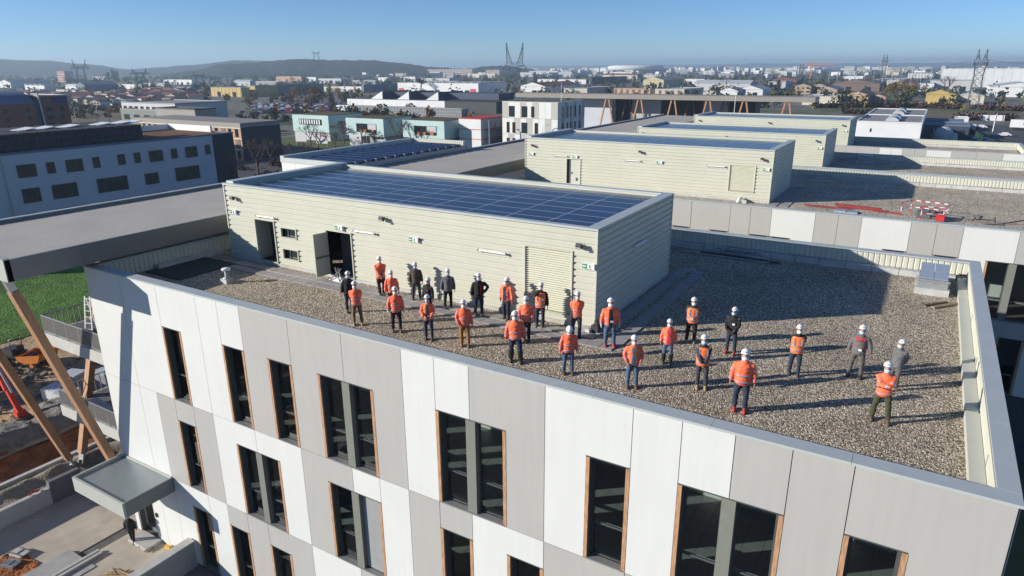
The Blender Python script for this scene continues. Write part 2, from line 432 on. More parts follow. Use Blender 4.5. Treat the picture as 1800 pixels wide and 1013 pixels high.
    for i in (0,1):
        wv = wr[i]-(wr[i]-el[i]).normalized()*.01
        j.tube([sh[i]+Vector((-.05*(1-2*i),0,-.025)), sh[i]+Vector((.006*(1-2*i),0,-.045)), (sh[i]+el[i])/2, el[i], (el[i]+wv)/2, wv], [.062,.074,.071,.064,.059,.052], 12)
    jo = link('jacket', remeshed(j, 'jacket', jm, .025, .016), t)
    def hoop(z0, z1, grow, name, material, parent, a0=0, a1=360):
        h_ = MB(); n = 22; vs=[]; fs=[]
        for zz in (z0,z1):
            for g in (grow, grow-.012):
                rx,ry = jrad(zz)
                for k in range(n+1):
                    a = R(a0+(a1-a0)*k/n); vs.append(((rx+g)*math.cos(a), (ry+g)*math.sin(a), zz))
        q = n+1
        for k in range(n):
            fs += [(k,k+1,2*q+k+1,2*q+k),(q+k,3*q+k,3*q+k+1,q+k+1),(k,q+k,q+k+1,k+1),(2*q+k,2*q+k+1,3*q+k+1,3*q+k)]
        h_.add(vs, fs, True); return h_.build(name, material, parent)
    def armband(i, f0, f1, r):
        a,c = (sh[i],el[i]) if f0 < 1 else (el[i],wr[i]); g = 0 if f0 < 1 else 1
        k = MB(); k.tube([a+(c-a)*(f0-g), a+(c-a)*(f1-g)], r, 12); k.build('reflective_band', REFL, jo)
    if jacket == 'orange' and bands:
        hoop(1.075,1.125,.006,'reflective_band',REFL,jo); hoop(.885,.93,.006,'reflective_band',REFL,jo)
        hoop(.815,.868,.004,'hem',CLOTH['navy'],jo)
        for i in (0,1): armband(i,.60,.74,.072); armband(i,1.5,1.68,.060)
    if style == 'vest':
        v = MB(); v.rings([(a,b_,c,d+.012,e+.012) for a,b_,c,d,e in jr[:7]], 20)
        vm = remeshed(v, 'safety_vest', HIVISV, .02); vo = link('safety_vest', vm, t)
        hoop(1.09,1.14,.02,'reflective_band',REFL,vo); hoop(.92,.97,.02,'reflective_band',REFL,vo)
        for sg in (1,-1):
            k = MB(); k.beam((.105*sg,-.155,1.13),(.115*sg,-.142,1.38),.045,.02,(0,1,0)); k.build('reflective_band', REFL, vo)
    if style == 'open':
        so_ = MB(); n=6; vs=[]; fs=[]
        zs = [.84+.62*k/7 for k in range(8)]
        for g in (.010,-.004):
            for k_,zz in enumerate(zs):
                rx,ry = jrad(zz); wv = (19,21,20,18,17,18,20,24)[k_]+3*math.sin(k_*1.3+x)
                for k in range(n+1):
                    a = R(270-wv+2*wv*k/n); vs.append(((rx+g)*math.cos(a),(ry+g)*math.sin(a),zz))
        q=n+1; o2 = q*len(zs)
        for r_ in range(len(zs)-1):
            for k in range(n):
                fs.append((r_*q+k,r_*q+k+1,(r_+1)*q+k+1,(r_+1)*q+k)); fs.append((o2+r_*q+k,o2+(r_+1)*q+k,o2+(r_+1)*q+k+1,o2+r_*q+k+1))
            for k in (0,n): fs.append((r_*q+k,(r_+1)*q+k,o2+(r_+1)*q+k,o2+r_*q+k))
        so_.add(vs, fs, True); so_.build('shirt', CLOTH[shirt], t)
    if style == 'redyoke':
        hoop(1.30,1.425,.008,'jacket_yoke',CLOTH['red'],jo); hoop(1.12,1.15,.006,'jacket_yoke',CLOTH['red'],jo,215,255); hoop(1.06,1.09,.006,'jacket_yoke',CLOTH['red'],jo,285,325)
    if style == 'redtrim':
        for sg in (1,-1): k = MB(); k.beam((.06*sg,-.153,1.0),(.055*sg,-.15,1.36),.014,.012,(0,1,0)); k.build('jacket_trim', CLOTH['red'], jo)
    if style == 'logo':
        k = MB(); k.cbox(Vector((.085,-.152,1.30)), .05,.012,.045); k.build('jacket_badge', CLOTH['red'], jo)
    if badge:
        k = MB(); k.cbox(Vector((badge,-.172,1.02 if badge!=.06 else 1.22)), .09,.01,.07); k.build('name_badge', CLOTH['white'], t)
    return t

PZ = 0.0
G1='people standing on the gravel roof'
person(-19.84,19.52,0,1.78,'person in a black jacket half hidden behind the leftmost worker in tan trousers',('side','side'),'black','logo',legs='darkjeans',shoes='brown',hair='long',stance=.09,mask='b')
person(-18.50,18.61,0,1.82,'person in an orange jacket and tan trousers at the left end of the front row',('back','back'),legs='tan',shoes='tan',stance=.15)
person(-20.17,21.93,0,1.81,'person in an orange jacket and maroon trousers standing by the wall near the open door',('front','front'),legs='maroon',shoes='black',stance=.08)
person(-18.39,20.61,0,1.76,'person in a long orange jacket standing right behind another orange jacket with black trousers',('side','side'),legs='brown',stance=.1)
person(-16.67,18.82,0,1.82,'person in an orange jacket with black trousers, second from left in the front row',('side','side'),legs='black',shoes='brown',gloves='white',stance=.14)
person(-18.37,22.17,0,1.74,'person in a brown work jacket with a blue mask beside the plant room wall',('side','side'),'brown',legs='darkgrey',shoes='black',mask='b',stance=.16)
person(-16.62,20.76,0,1.69,'person in a black jacket with a red badge looking left behind the front row',('side','side'),'black','logo',legs='black',turn=-35,stance=.1,hair='long')
person(-16.51,21.96,0,1.77,'person in a plain grey jacket with black trousers by the plant room wall',('side','side'),'grey',legs='black',mask='b',stance=.13,gloves='white')
person(-14.92,21.92,0,1.82,'person in a black jacket with one hand on the hip by the plant room wall',('hip','side'),'black','redtrim',legs='navy',shoes='brown',mask='b',stance=.13)
person(-15.08,18.81,0,1.77,'person in an open orange jacket over an olive shirt, third in the front row',('fore','fore'),'orange','open','olive','darkjeans','black',mask='b',badge=.03,stance=.12)
person(-13.53,18.96,0,1.80,'person in an orange jacket with rust brown trousers and red gloves in the front row',('side','pocket'),legs='rust',shoes='brown',gloves='red',stance=.12)
person(-13.68,22.10,0,1.79,'person in an open orange jacket looking left in front of the cream wall',('side','pocket'),'orange','open','navy','navy','brown',turn=-40,stance=.1)
person(-11.85,20.58,0,1.74,'person in a short orange jacket, slim black trousers and boots left of the louvre',('pocket','pocket'),legs='black',shoes='black',hair='long',stance=.08,width=.93)
person(-12.11,22.06,0,1.84,'person in an orange vest over a black jacket with a hand raised to the face',('side','face'),'black','vest',legs='navy',shoes='black',stance=.12)
person(-11.21,18.72,0,1.86,'person in a closed orange jacket with dark blue jeans, fifth in the front row',('side','side'),legs='darkjeans',shoes='rubber',gloves='red',stance=.15)
person(-10.38,21.76,0,1.84,'person in an orange jacket and dark trousers beside the plant room corner',('back','back'),legs='darkgrey',stance=.13,hair='short')
person(-9.22,18.77,0,1.74,'person in an orange jacket and pale jeans looking down with one red glove',('side','side'),legs='jeans',shoes='black',gloves='red',nod=.4,stance=.14,turn=12)
person(-8.93,21.59,0,1.87,'person in an open orange jacket with blue jeans and red shoes standing on the pavers',('side','side'),'orange','open','black','jeans','red',gloves='white',badge=.03,stance=.13)
person(-7.00,18.89,0,1.77,'person in a loose orange jacket over a grey scarf with hands in the pockets',('pocket','pocket'),'orange','open','scarf','jeans','brown',hair='long',stance=.13,width=.95)
person(-6.64,21.24,0,1.62,'person in an open orange jacket over a red shirt with tall dark boots',('side','side'),'orange','open','redshirt','jeans','rubber',hair='long',stance=.14)
person(-6.52,23.51,0,1.75,'person in an orange vest, hands behind the back, at the plant room shadow edge',('back','back'),'darkgrey','vest',legs='black',shoes='tan',badge=-.03,stance=.13)
person(-5.06,19.93,0,1.82,'person in an orange vest over grey sleeves with tan boots, hands together',('front','front'),'darkgrey','vest',legs='darkgrey',shoes='tan',mask='b',badge=.03,stance=.12)
person(-4.97,23.19,0,1.75,'person in a black jacket and jeans with red shoes and a white badge',('fore','fore'),'black','closed',legs='darkjeans',shoes='red',mask='b',badge=.06,stance=.15,turn=-10)
person(-3.66,19.05,0,1.96,'tall person in a closed orange jacket and blue jeans with red shoes',('side','side'),legs='darkjeans',shoes='red',stance=.12)
person(-2.72,22.49,0,1.76,'person in an orange vest and dark jeans alone in the right half of the roof',('back','back'),'black','vest',legs='darkjeans',shoes='black',stance=.13)
person(-0.97,23.37,0,1.80,'person in a grey work suit with red shoulders',('wide','side'),'grey','redyoke',legs='greytrousers',shoes='black',mask='b',badge=.03,stance=.17)
person(0.17,23.00,0,1.68,'person in a plain grey jacket looking aside behind the one with crossed arms',('back','back'),'grey',legs='greytrousers',turn=-25,stance=.12)
person(-0.03,20.44,0,1.84,'person in an orange jacket and olive trousers with crossed arms near the right parapet',('cross','cross'),legs='olive',shoes='brown',mask='b',stance=.19)
person(-32.57,15.22,-13.88,1.80,'person in black work clothes with red cuffs walking to the doorway under the entrance canopy',('side','side'),'black','logo',legs='black',shoes='black',gloves='red',stance=.08,turn=150,group='',stride=.08,hair='short')
# ---------------------------------------------------------------- building kit
def cells(x0,x1,z0,z1,holes):
    xs = sorted({x0,x1,*[min(max(v,x0),x1) for h in holes for v in (h[0],h[1])]})
    zs = sorted({z0,z1,*[min(max(v,z0),z1) for h in holes for v in (h[2],h[3])]})
    solid = {}
    for i in range(len(xs)-1):
        for j in range(len(zs)-1):
            cx = (xs[i]+xs[i+1])/2; cz = (zs[j]+zs[j+1])/2
            solid[i,j] = not any(h[0]<cx<h[1] and h[2]<cz<h[3] for h in holes)
    return xs, zs, solid
def holed(mb, x0,x1,z0,z1,holes,ya,yb):
    """upright slab from ya (front) to yb with rectangular openings"""
    xs,zs,S = cells(x0,x1,z0,z1,holes); nx=len(xs)-1; nz=len(zs)-1
    for (i,j),ok in S.items():
        if not ok: continue
        a,b,c,d = xs[i],xs[i+1],zs[j],zs[j+1]
        mb.add([(a,ya,c),(b,ya,c),(b,ya,d),(a,ya,d)],[(0,1,2,3)]); mb.add([(a,yb,c),(b,yb,c),(b,yb,d),(a,yb,d)],[(3,2,1,0)])
        if not S.get((i-1,j)): mb.add([(a,ya,c),(a,yb,c),(a,yb,d),(a,ya,d)],[(3,2,1,0)])
        if not S.get((i+1,j)): mb.add([(b,ya,c),(b,yb,c),(b,yb,d),(b,ya,d)],[(0,1,2,3)])
        if not S.get((i,j-1)): mb.add([(a,ya,c),(b,ya,c),(b,yb,c),(a,yb,c)],[(3,2,1,0)])
        if not S.get((i,j+1)): mb.add([(a,ya,d),(b,ya,d),(b,yb,d),(a,yb,d)],[(0,1,2,3)])
def profile(pitch, depth, kind):
    if kind == 'rib':   # sheet ribs seen as stripes
        return [(0,0),(.34,0),(.46,depth),(.54,depth),(.66,0),(1,0)]
    return [(0,depth),(.12,0),(.74,0),(.86,depth),(1,depth)]
def corrugated(mb, u0,u1,v0,v1,holes,pitch,depth,place,along='v'):
    """sheet metal whose profile repeats along v (horizontal ribs) or along u (vertical ribs); place(u,v,d)->xyz, d = distance back from the crest"""
    xs,zs,S = cells(u0,u1,v0,v1,holes)
    pr = profile(pitch, depth, None if along=='v' else None)
    def pts(a,b):
        out=[]; k = math.floor(a/pitch)
        def val(t):
            f = (t/pitch)%1.0
            for (p,q),(p2,q2) in zip(pr,pr[1:]):
                if p<=f<=p2: return q+(q2-q)*((f-p)/(p2-p) if p2>p else 0)
            return depth
        ts=[a,b]
        while k*pitch < b:
            for f,_ in pr:
                t=(k+f)*pitch
                if a<t<b: ts.append(t)
            k+=1
        ts=sorted(set(round(t,5) for t in ts))
        return [(t,val(t)) for t in ts]
    for (i,j),ok in S.items():
        if not ok: continue
        a,b,c,d = xs[i],xs[i+1],zs[j],zs[j+1]
        if along=='v':
            P = pts(c,d); vs=[]
            for t,q in P: vs += [place(a,t,q),place(b,t,q)]
        else:
            P = pts(a,b); vs=[]
            for t,q in P: vs += [place(t,d,q),place(t,c,q)]
        mb.add(vs,[(2*k,2*k+1,2*k+3,2*k+2) for k in range(len(P)-1)])

def window(parent, x0,x1,z0,z1,y, leaves=1, shutter=None, tr=.34):
    """timber jambs, dark frame, glazing, guard rail, metal sill; double windows have a wide post"""
    w_ = MB(); jw=.125; ya=y+.07; yb=y+.30
    a,b = x0+jw, x1-jw
    w_.box(a,a+.035,ya,yb,z0+.05,z1); w_.box(b-.035,b,ya,yb,z0+.05,z1); w_.box(a+.035,b-.035,ya,yb,z1-.05,z1)
    w_.box(x0+.004,x1-.004,y+.005,y+.07,z1-.045,z1)                       # lintel trim
    mid=(x0+x1)/2; spans=[(a+.035,b-.035)] if leaves==1 else [(a+.035,mid-.19),(mid+.19,b-.035)]
    for p,q in spans:
        f=.05
        w_.box(p,p+f,yb-.06,yb,z0+.08,z1-.05); w_.box(q-f,q,yb-.06,yb,z0+.08,z1-.05)
        w_.box(p+f,q-f,yb-.06,yb,z0+.08,z0+.13); w_.box(p+f,q-f,yb-.06,yb,z1-.10,z1-.05)
        zt=z0+(z1-z0)*tr
        w_.box(p+f,q-f,yb-.045,yb,zt-.03,zt+.03)
    wo = w_.build('window', FRAME, parent)
    for p,q in ((x0+.004,x0+jw-.002),(x1-jw+.002,x1-.004)):
        j=MB(); j.box(p,q,y-.012,y+.068,z0+.03,z1-.048); j.build('wood_jamb', WOOD, wo)
    s_=MB(); s_.box(x0+jw+.002,x1-jw-.002,y-.02,yb-.062,z0,z0+.045); s_.build('sill', SILL, wo)
    if leaves==2:
        m_=MB(); m_.box(mid-.185,mid+.185,y+.03,yb+.01,z0+.048,z1-.052); m_.build('mullion', MULL, wo)
    for k,(p,q) in enumerate(spans):
        g=MB(); g.box(p+.05,q-.05,yb-.03,yb-.022,z0+.13,z1-.10); g.build('pane', GLASS, wo)
        r_=MB(); zr=z0+(z1-z0)*.31; r_.box(p+.03,q-.03,yb+.05,yb+.08,zr,zr+.11); r_.build('guard_rail', mat('guard_rail',(.55,.56,.54),.5,.05), wo)
        if shutter==k:
            h=MB(); zz=z0+.10
            while zz<z1-.1: h.box(p+.005,q-.005,yb-.10,yb-.085,zz,zz+.062); zz+=.072
            tag(h.build('shutter', SHUT, wo), 'lowered grey slatted shutter')
    return wo
def panels(parent, specs, y, gap=.011, th=.075, wins=()):
    for x0,x1,z0,z1,c in specs:
        hs=[w for w in wins if w[0]<x1 and w[1]>x0 and w[2]<z1 and w[3]>z0]
        p=MB(); holed(p,x0+gap,x1-gap,z0+gap,z1-gap,[(h[0]-.0,h[1]+.0,h[2],h[3]) for h in hs],y,y+th)
        p.build('facade_panel', WHITE if c=='w' else GREY, parent)

# ---------------------------------------------------------------- front wing with the gravel roof
CEILM=mat('ceiling_white',(.6,.6,.58),.9,.03)
GZ=-14.0; F1=.92; F2=-4.65; F3=-9.30
w1 = thing('school_wing','long white and grey panelled wing in front, with the gravel roof people stand on','building',(0,0,0))
K = lambda k: -.331-1.38*k
Y1=16.05; XL,XR=-33.55,2.86
wins=[]   # x0,x1,z0,z1,leaves,shutter
for kl,kr in ((20,19),(17,16),(15,14)): wins.append((K(kl),K(kr),-4.6401,-1.04,1,None))
for kl,kr in ((13,11),(9,7),(3,1)): wins.append((K(kl),K(kr),-4.6401,-1.04,2,None))
wins += [(K(5),K(4),-4.6401,-1.04,1,None),(K(0),K(-1),-4.6401,-1.04,1,None)]
for kl,kr in ((20,19),(9,8),(7,6),(2,1)): wins.append((K(kl),K(kr),-9.2901,-5.70,1,None))
wins += [(K(17),K(15),-9.2901,-5.70,2,None),(K(13),K(11),-9.2901,-5.70,2,1),(K(5),K(3),-9.2901,-5.70,2,None)]
for kl,kr in ((20,19),(18,17),(16,15),(12,11),(8,7),(4,3)): wins.append((K(kl),K(kr),-13.9401,-10.38,1,None))
door=(-33.2,-31.55,-13.9402,-10.6)
holes=[w[:4] for w in wins]
T,M,B=(F2,F1-.07),(F3,F2),(-13.95,F3)
sp=[]
for a,b,c in ((24.07,22,'w'),(22,20,'g2'),(20,18,'w'),(18,17,'w'),(17,16,'w'),(16,14,'g'),(14,12,'g'),(12,10,'g'),(10,9,'w'),(9,8,'w'),(8,6,'g'),(6,4,'w'),(4,3,'w'),(3,2,'w'),(2,1,'g'),(1,0,'g'),(0,-2.28,'g')):
    sp.append((K(a),K(b),*T,c[0] if c!='g2' else 'w'))
for a,b,c in ((24.07,22,'w'),(22,21,'w'),(21,20,'g'),(20,19,'g'),(19,18,'g'),(18,16,'w'),(16,14,'w'),(14,12,'g'),(12,11,'w'),(11,10,'w'),(10,9,'g'),(9,8,'g'),(8,6,'w'),(6,4,'g'),(4,2,'g'),(2,0,'w'),(0,-2.28,'w')):
    sp.append((K(a),K(b),*M,c))
for a,b,c in ((24.07,22,'w'),(22,21,'w'),(21,19,'w'),(19,18,'w'),(18,17,'g'),(17,16,'g'),(16,14,'g'),(14,12,'w'),(12,10,'g'),(10,8,'w'),(8,6,'g'),(6,4,'w'),(4,2,'w'),(2,0,'g'),(0,-2.28,'g')):
    sp.append((K(a),K(b),*B,c))
panels(w1, sp, Y1, wins=holes+[door])
core=MB(); holed(core,XL+.02,XR-.02,GZ,F1-.10,holes+[door],Y1+.085,Y1+.34)
core.box(XL+.02,XL+.2,Y1+.35,37.6,GZ,F1-.1); core.box(XR-.2,XR-.02,Y1+.35,37.6,GZ,F1-.1); core.box(XL+.02,XR-.02,37.62,37.9,GZ,F1-.1)
core.build('wall', CORE, w1)
il=MB(); holed(il,XL+.26,XR-.26,GZ+.3,-.85,[(h[0]+.1,h[1]-.1,h[2],h[3]) for h in holes+[door]],Y1+.345,Y1+.36); il.build('wall_lining', INWALL, w1)
er=MB(); er.box(XR-.015,XR+.0,Y1+.09,37.9,GZ,F1-.1); er.build('end_wall', WHITE, w1)
for z in (-.45,F2-.05,F3-.05,-13.75):
    f=MB(); f.box(XL+.25,XR-.25,Y1+.36,37.5,z-.35,z); fo=f.build('floor_slab', FLOORT if z<-1 else CEILM, w1)
    if z<-1:
        gsl=MB()
        for k in range(0,60): gsl.box(XL+.4+.6*k,XL+.415+.6*k,Y1+.38,21.19,z+.001,z+.003)
        for k in range(8): gsl.box(XL+.3,XR-.3,Y1+.6+.6*k,Y1+.615+.6*k,z+.003,z+.005)
        gsl.build('tile_joints', CORE, fo)
for z0,z1 in ((F2-.04,-.81),(F3-.04,-5.06),(-13.74,-9.72)):
    f=MB(); f.box(XL+.25,XR-.25,21.2,21.3,z0,z1)
    for k in (7,16): f.box(K(k)-.06,K(k)+.06,Y1+2.9,21.19,z0,z1)
    f.build('inner_wall', INWALL, w1)
for x0,x1,z0,z1,lv,sh in wins: window(w1,x0,x1,z0,z1,Y1,lv,sh)
g=MB(); g.box(XL+.35,XR-.40,Y1+.5,37.55,-.30,0); g.build('gravel_roof', GRAVEL, w1)
c=MB()                                              # coping with joints every 3.3 m
def cap_run(c,x0,x1,y0,y1,z,along):
    n=max(1,round((x1-x0 if along=='x' else y1-y0)/3.3))
    for i in range(n):
        if along=='x':
            a=x0+(x1-x0)*i/n; b=x0+(x1-x0)*(i+1)/n; c.box(a+.004,b-.004,y0,y1,z-.07,z)
        else:
            a=y0+(y1-y0)*i/n; b=y0+(y1-y0)*(i+1)/n; c.box(x0,x1,a+.004,b-.004,z-.07,z)
cap_run(c,XL-.03,XR+.03,Y1-.03,Y1+.47,F1,'x'); cap_run(c,XL-.03,XR+.03,37.5,37.98,F1,'x')
cap_run(c,2.44,XR+.03,Y1+.475,37.495,F1,'y'); cap_run(c,XL-.03,XL+.37,Y1+.475,37.495,F1,'y')
c.build('parapet_coping', CAPM, w1)
pf=MB(); pf.box(XL+.36,2.43,Y1+.36,Y1+.44,-.05,F1-.08); pf.build('parapet_wall', DARKM, w1)
PITCHV=.25
l=MB(); corrugated(l,XL+.36,2.43,.28,F1-.075,[],PITCHV,.035,lambda u,v,d:(u,37.44+d,v),'u'); l.build('parapet_lining', CREAM, w1)
l=MB(); corrugated(l,Y1+.46,37.40,.26,F1-.075,[],.09,.02,lambda u,v,d:(2.42+d,u,v),'u'); l.build('parapet_lining', CREAM, w1)
l=MB(); corrugated(l,Y1+.46,37.40,.02,F1-.075,[],PITCHV,.035,lambda u,v,d:(XL+.385-d,u,v),'u'); l.build('parapet_lining', CREAM, w1)
k=MB(); x=XL+.8
while x<2.0:
    k.box(x+.006,min(x+1.19,2.0)-.006,37.02+rnd.uniform(-.02,.02),37.42,.0,.27+rnd.uniform(-.012,.012)); x+=1.2
k.build('block_kerb', BLOCK, w1)
k=MB(); y=Y1+3.2
while y<23: k.box(XL+.42,XL+.75,y+.006,y+.99,0,.25); y+=1
k.build('block_kerb', BLOCK, w1)
u=MB(); u.box(2.06,2.41,Y1+.47,37.0,.0,.26); u.build('gutter_ledge', mat('ledge_metal',(.52,.53,.46),.5,.04), w1)
for yy in (18.6,25.5,30.2):
    br=MB(); br.box(2.40,2.425,yy,yy+.05,.27,.62); br.build('bracket', STEEL, w1)

# ---------------------------------------------------------------- plant rooms with solar roofs
def plant_room(y0,dz,x0,x1,dep,label,detail=2,opens=True,hgt=4.05,base=0.):
    t=thing('plant_room',label,'roof building',(0,0,dz))
    y1=y0+dep; z0=.16; z1=hgt-.09; P=.262; D=.052
    ho=[]
    d1=(-29.4,-28.0,.20,2.36); d2=(-24.28,-22.68,.17,2.36); wA=(-27.47,-26.43,1.66,2.12); wB=(-27.47,-26.43,.52,1.02); lv=(-13.18,-11.13,.45,3.02)
    if detail==2: ho=[d1,d2,wA,wB,lv]
    elif detail==1:
        d3=(-27.35,-26.05,.20,2.35); lv=(-13.1,-11.2,.75,2.75); ho=[d3,lv]
    m=MB(); corrugated(m,x0+.06,x1-.05,z0,z1,ho,P,D,lambda u,v,d:(u,y0+d,v)); m.build('cladding', CREAM, t)
    m=MB(); corrugated(m,y0+.05,y1-.05,z0,z1,[],P,D,lambda u,v,d:(x1-d,u,v)); m.build('cladding', CREAM, t)
    m=MB(); corrugated(m,x0+.06,x1-.05,z0,z1,[],P,D,lambda u,v,d:(x0+x1-u,y1-d,v)); corrugated(m,y0+.05,y1-.05,z0,z1,[],P,D,lambda u,v,d:(x0+d,y0+y1-u,v)); m.build('cladding', CREAM, t)
    m=MB(); holed(m,x0+.07,x1-.07,0,z1-.45,ho,y0+D+.01,y0+.22)
    m.box(x0+.07,x0+.2,y0+.23,y1-.07,0,z1-.45); m.box(x1-.2,x1-.07,y0+.23,y1-.07,0,z1-.45); m.box(x0+.21,x1-.21,y1-.2,y1-.07,0,z1-.45)
    m.build('wall', CORE, t)
    m=MB(); m.box(x0+.03,x1-.03,y0+.0,y0+D-.002,0,z0-.01); m.box(x1-D+.002,x1-.0,y0+D,y1,0,z0-.01); m.build('plinth', CONCL if detail==2 else BLOCK, t)
    m=MB(); m.box(x0-.02,x0+.055,y0-.03,y0+.05,.02,z1); m.box(x1-.048,x1+.02,y0-.02,y0+.05,.02,z1); m.box(x1-.05,x1+.02,y1-.05,y1+.02,.02,z1); m.build('corner_trim', CREAMD, t)
    r=MB(); r.box(x0+.21,x1-.21,y0+.23,y1-.21,z1-.44,z1-.26); r.build('roof', MEMB, t)
    c=MB(); zc=hgt
    c.box(x0-.03,x1+.03,y0-.04,y0+.24,zc-.085,zc); c.box(x0+.55,x1-.50,y1-.30,y1+.03,zc-.085,zc); c.box(x1-.47,x1+.04,y0+.245,y1+.03,zc-.085,zc+.002)
    c.box(x0-.04,x0+.50,y0+.245,y1+.03,zc-.085,zc+.10)
    c.build('parapet_coping', CAPM, t)
    c=MB(); c.box(x0+.52,x1-.50,y1-.31,y1-.305,zc-.34,zc-.09); c.box(x0+.5,x0+.51,y0+.3,y1-.3,zc-.34,zc-.09); c.build('parapet_upstand', CREAMD, t)
    # solar panels: seven rows of ten on rails
    nr,ncol=7,10; ax=x0+1.1; bx=x1-.62; ay=y0+.42; by=y1-.42; pw=(bx-ax)/ncol; ph=(by-ay)/nr; zt=zc-.16
    for i in range(nr):
        for j in range(ncol):
            px_=MB(); px_.box(ax+pw*j+.024,ax+pw*(j+1)-.024,ay+ph*i+.022,ay+ph*(i+1)-.022,zt-.04,zt); px_.build('solar_panel', PVGLASS, t)
    for i in range(nr+1):
        ra=MB(); yy=ay+ph*i; ra.box(ax-.15,bx+.08,yy-.014,yy+.014,zt-.10,zt+.002); ra.build('rail', ALU, t)
    for j in range(1,ncol):
        ra=MB(); xx=ax+pw*j; ra.box(xx-.022,xx+.022,ay+.03,by-.03,zt-.10,zt+.003); ra.build('cross_rail', ALU, t)
    def frame(h,sill=True,name='frame_trim'):
        f=MB(); a,b,c_,d=h; e=.055
        f.box(a-e,a,y0-.045,y0+.2,c_,d+e); f.box(b,b+e,y0-.045,y0+.2,c_,d+e); f.box(a,b,y0-.045,y0+.2,d,d+e)
        if sill: f.box(a-e,b+e,y0-.05,y0+.2,c_-.04,c_-.001)
        return f.build(name, CREAMD, t)
    if detail==2:
        frame(d1); frame(d2)
        for h in (wA,wB):
            fo=frame(h); g_=MB(); g_.box(h[0],h[1],y0+.15,y0+.16,h[2],h[3]); g_.build('pane', mat('dark_pane',(.03,.045,.045),.08,.05), fo)
            q=MB(); q.box(h[0]+.34,h[0]+.38,y0+.11,y0+.149,h[2],h[3]); q.build('mullion', FRAME, fo)
        for h in (d1,d2):
            q=MB(); q.box(h[0]+.01,h[1]-.01,y0+.9,y0+.95,.0,h[3]); q.build('dark_lobby', CORE, t)
        # first door folded back inside, second door leaf open outwards
        dm=mat('door_cream',(.40,.41,.34),.5,.04)
        q=MB(); q.box(d1[0]+.0,d1[0]+.05,y0+.02,y0+.85,.2,2.34); q.build('door', dm, t)
        q=MB(); q.cbox(Vector((-24.28-.0,y0-.42,1.24)),.06,.80,2.1,rz=R(-9)); dd=q.build('door', dm, t)
        q=MB(); q.cbox(Vector((-24.22,y0-.42,1.12)),.05,.7,.06,rz=R(-9)); q.build('handle', FRAME, dd)
    elif detail==1:
        frame(d3); dm=mat('door_pale',(.52,.54,.47),.5,.03)
        q=MB(); q.box(d3[0]+.38,d3[1]-.02,y0+.06,y0+.11,.2,2.33); dd=q.build('door', dm, t)
        q=MB(); q.cbox(Vector((d3[0]+.46,y0+.02,1.15)),.04,.06,.16); q.build('handle', FRAME, dd)
        q=MB(); q.cbox(Vector((d3[1]-.32,y0+.055,.6)),.22,.012,.28); q.build('vent_grille', FRAME, dd)
        q=MB(); q.box(d3[0],d3[0]+.37,y0+.12,y0+.15,.2,2.34); q.build('door_side_panel', FRAME, t)
    if ho:
        a,b,c_,d=lv; fo=frame(lv,True,'louvre_frame'); q=MB(); zz=c_+.01
        while zz<d-.05: q.add([(a,y0+.06,zz),(b,y0+.06,zz),(b,y0-.015,zz+.052),(a,y0-.015,zz+.052)],[(3,2,1,0)]); q.add([(a,y0-.015,zz+.052),(b,y0-.015,zz+.052),(b,y0+.06,zz+.09),(a,y0+.06,zz+.09)],[(3,2,1,0)]); zz+=.092
        q.build('louvre', mat('louvre_cream',(.64,.645,.53),.5,.03), fo)
    # lamps and exit signs on the wall
    def flood(px_,z):
        f=MB(); f.cbox(Vector((px_,y0-.06,z)),.06,.10,.06); f.cbox(Vector((px_-.02,y0-.20,z-.02)),.22,.20,.15,rx=R(-35)); fo=f.build('floodlight', DARKM, t)
        f=MB(); f.cbox(Vector((px_-.02,y0-.272,z-.071)),.18,.01,.11,rx=R(-35)); f.build('lens', GLASSW, fo)
    def tube(a,b,z):
        f=MB(); f.tube([(a,y0-.10,z),(b,y0-.10,z)],.045,8); f.box(a+.2,a+.26,y0-.07,y0,z-.03,z+.03); f.box(b-.26,b-.2,y0-.07,y0,z-.03,z+.03); fo=f.build('strip_light', WHITEP, t)
        for e in (a-.03,b-.03): q=MB(); q.box(e,e+.06,y0-.15,y0-.05,z-.05,z+.05); q.build('end_cap', STEEL, fo)
    def sign(px_,z,arrow=True):
        f=MB(); f.box(px_-.22,px_+.22,y0-.10,y0-.005,z-.10,z+.10); f.box(px_+.222,px_+.30,y0-.12,y0-.005,z-.11,z+.11)
        fo=f.build('exit_sign', WHITEP, t)
        g_=MB(); g_.box(px_-.205,px_-.01,y0-.106,y0-.101,z-.09,z+.09); g_.build('green_field', GREENS, fo)
        a_=MB(); yy=y0-.112; a_.add([(px_-.185,yy,z),(px_-.125,yy,z+.06),(px_-.125,yy,z+.02),(px_-.04,yy,z+.02),(px_-.04,yy,z-.02),(px_-.125,yy,z-.02),(px_-.125,yy,z-.06)],[(0,6,5,4,3,2,1)]); a_.build('arrow', WHITEP, fo)
        m_=MB(); m_.ell((px_+.115,y0-.104,z+.062),.018,.003,.018,8,6); m_.beam((px_+.11,y0-.104,z+.045),(px_+.10,y0-.104,z-.01),.035,.004); m_.beam((px_+.10,y0-.104,z-.01),(px_+.145,y0-.104,z-.045),.02,.004); m_.beam((px_+.145,y0-.104,z-.045),(px_+.13,y0-.104,z-.08),.02,.004); m_.beam((px_+.10,y0-.104,z-.01),(px_+.06,y0-.104,z-.07),.02,.004); m_.beam((px_+.11,y0-.104,z+.035),(px_+.06,y0-.104,z+.01),.016,.004); m_.beam((px_+.11,y0-.104,z+.035),(px_+.16,y0-.104,z+.005),.016,.004)
        m_.build('running_figure', GREENS, fo)
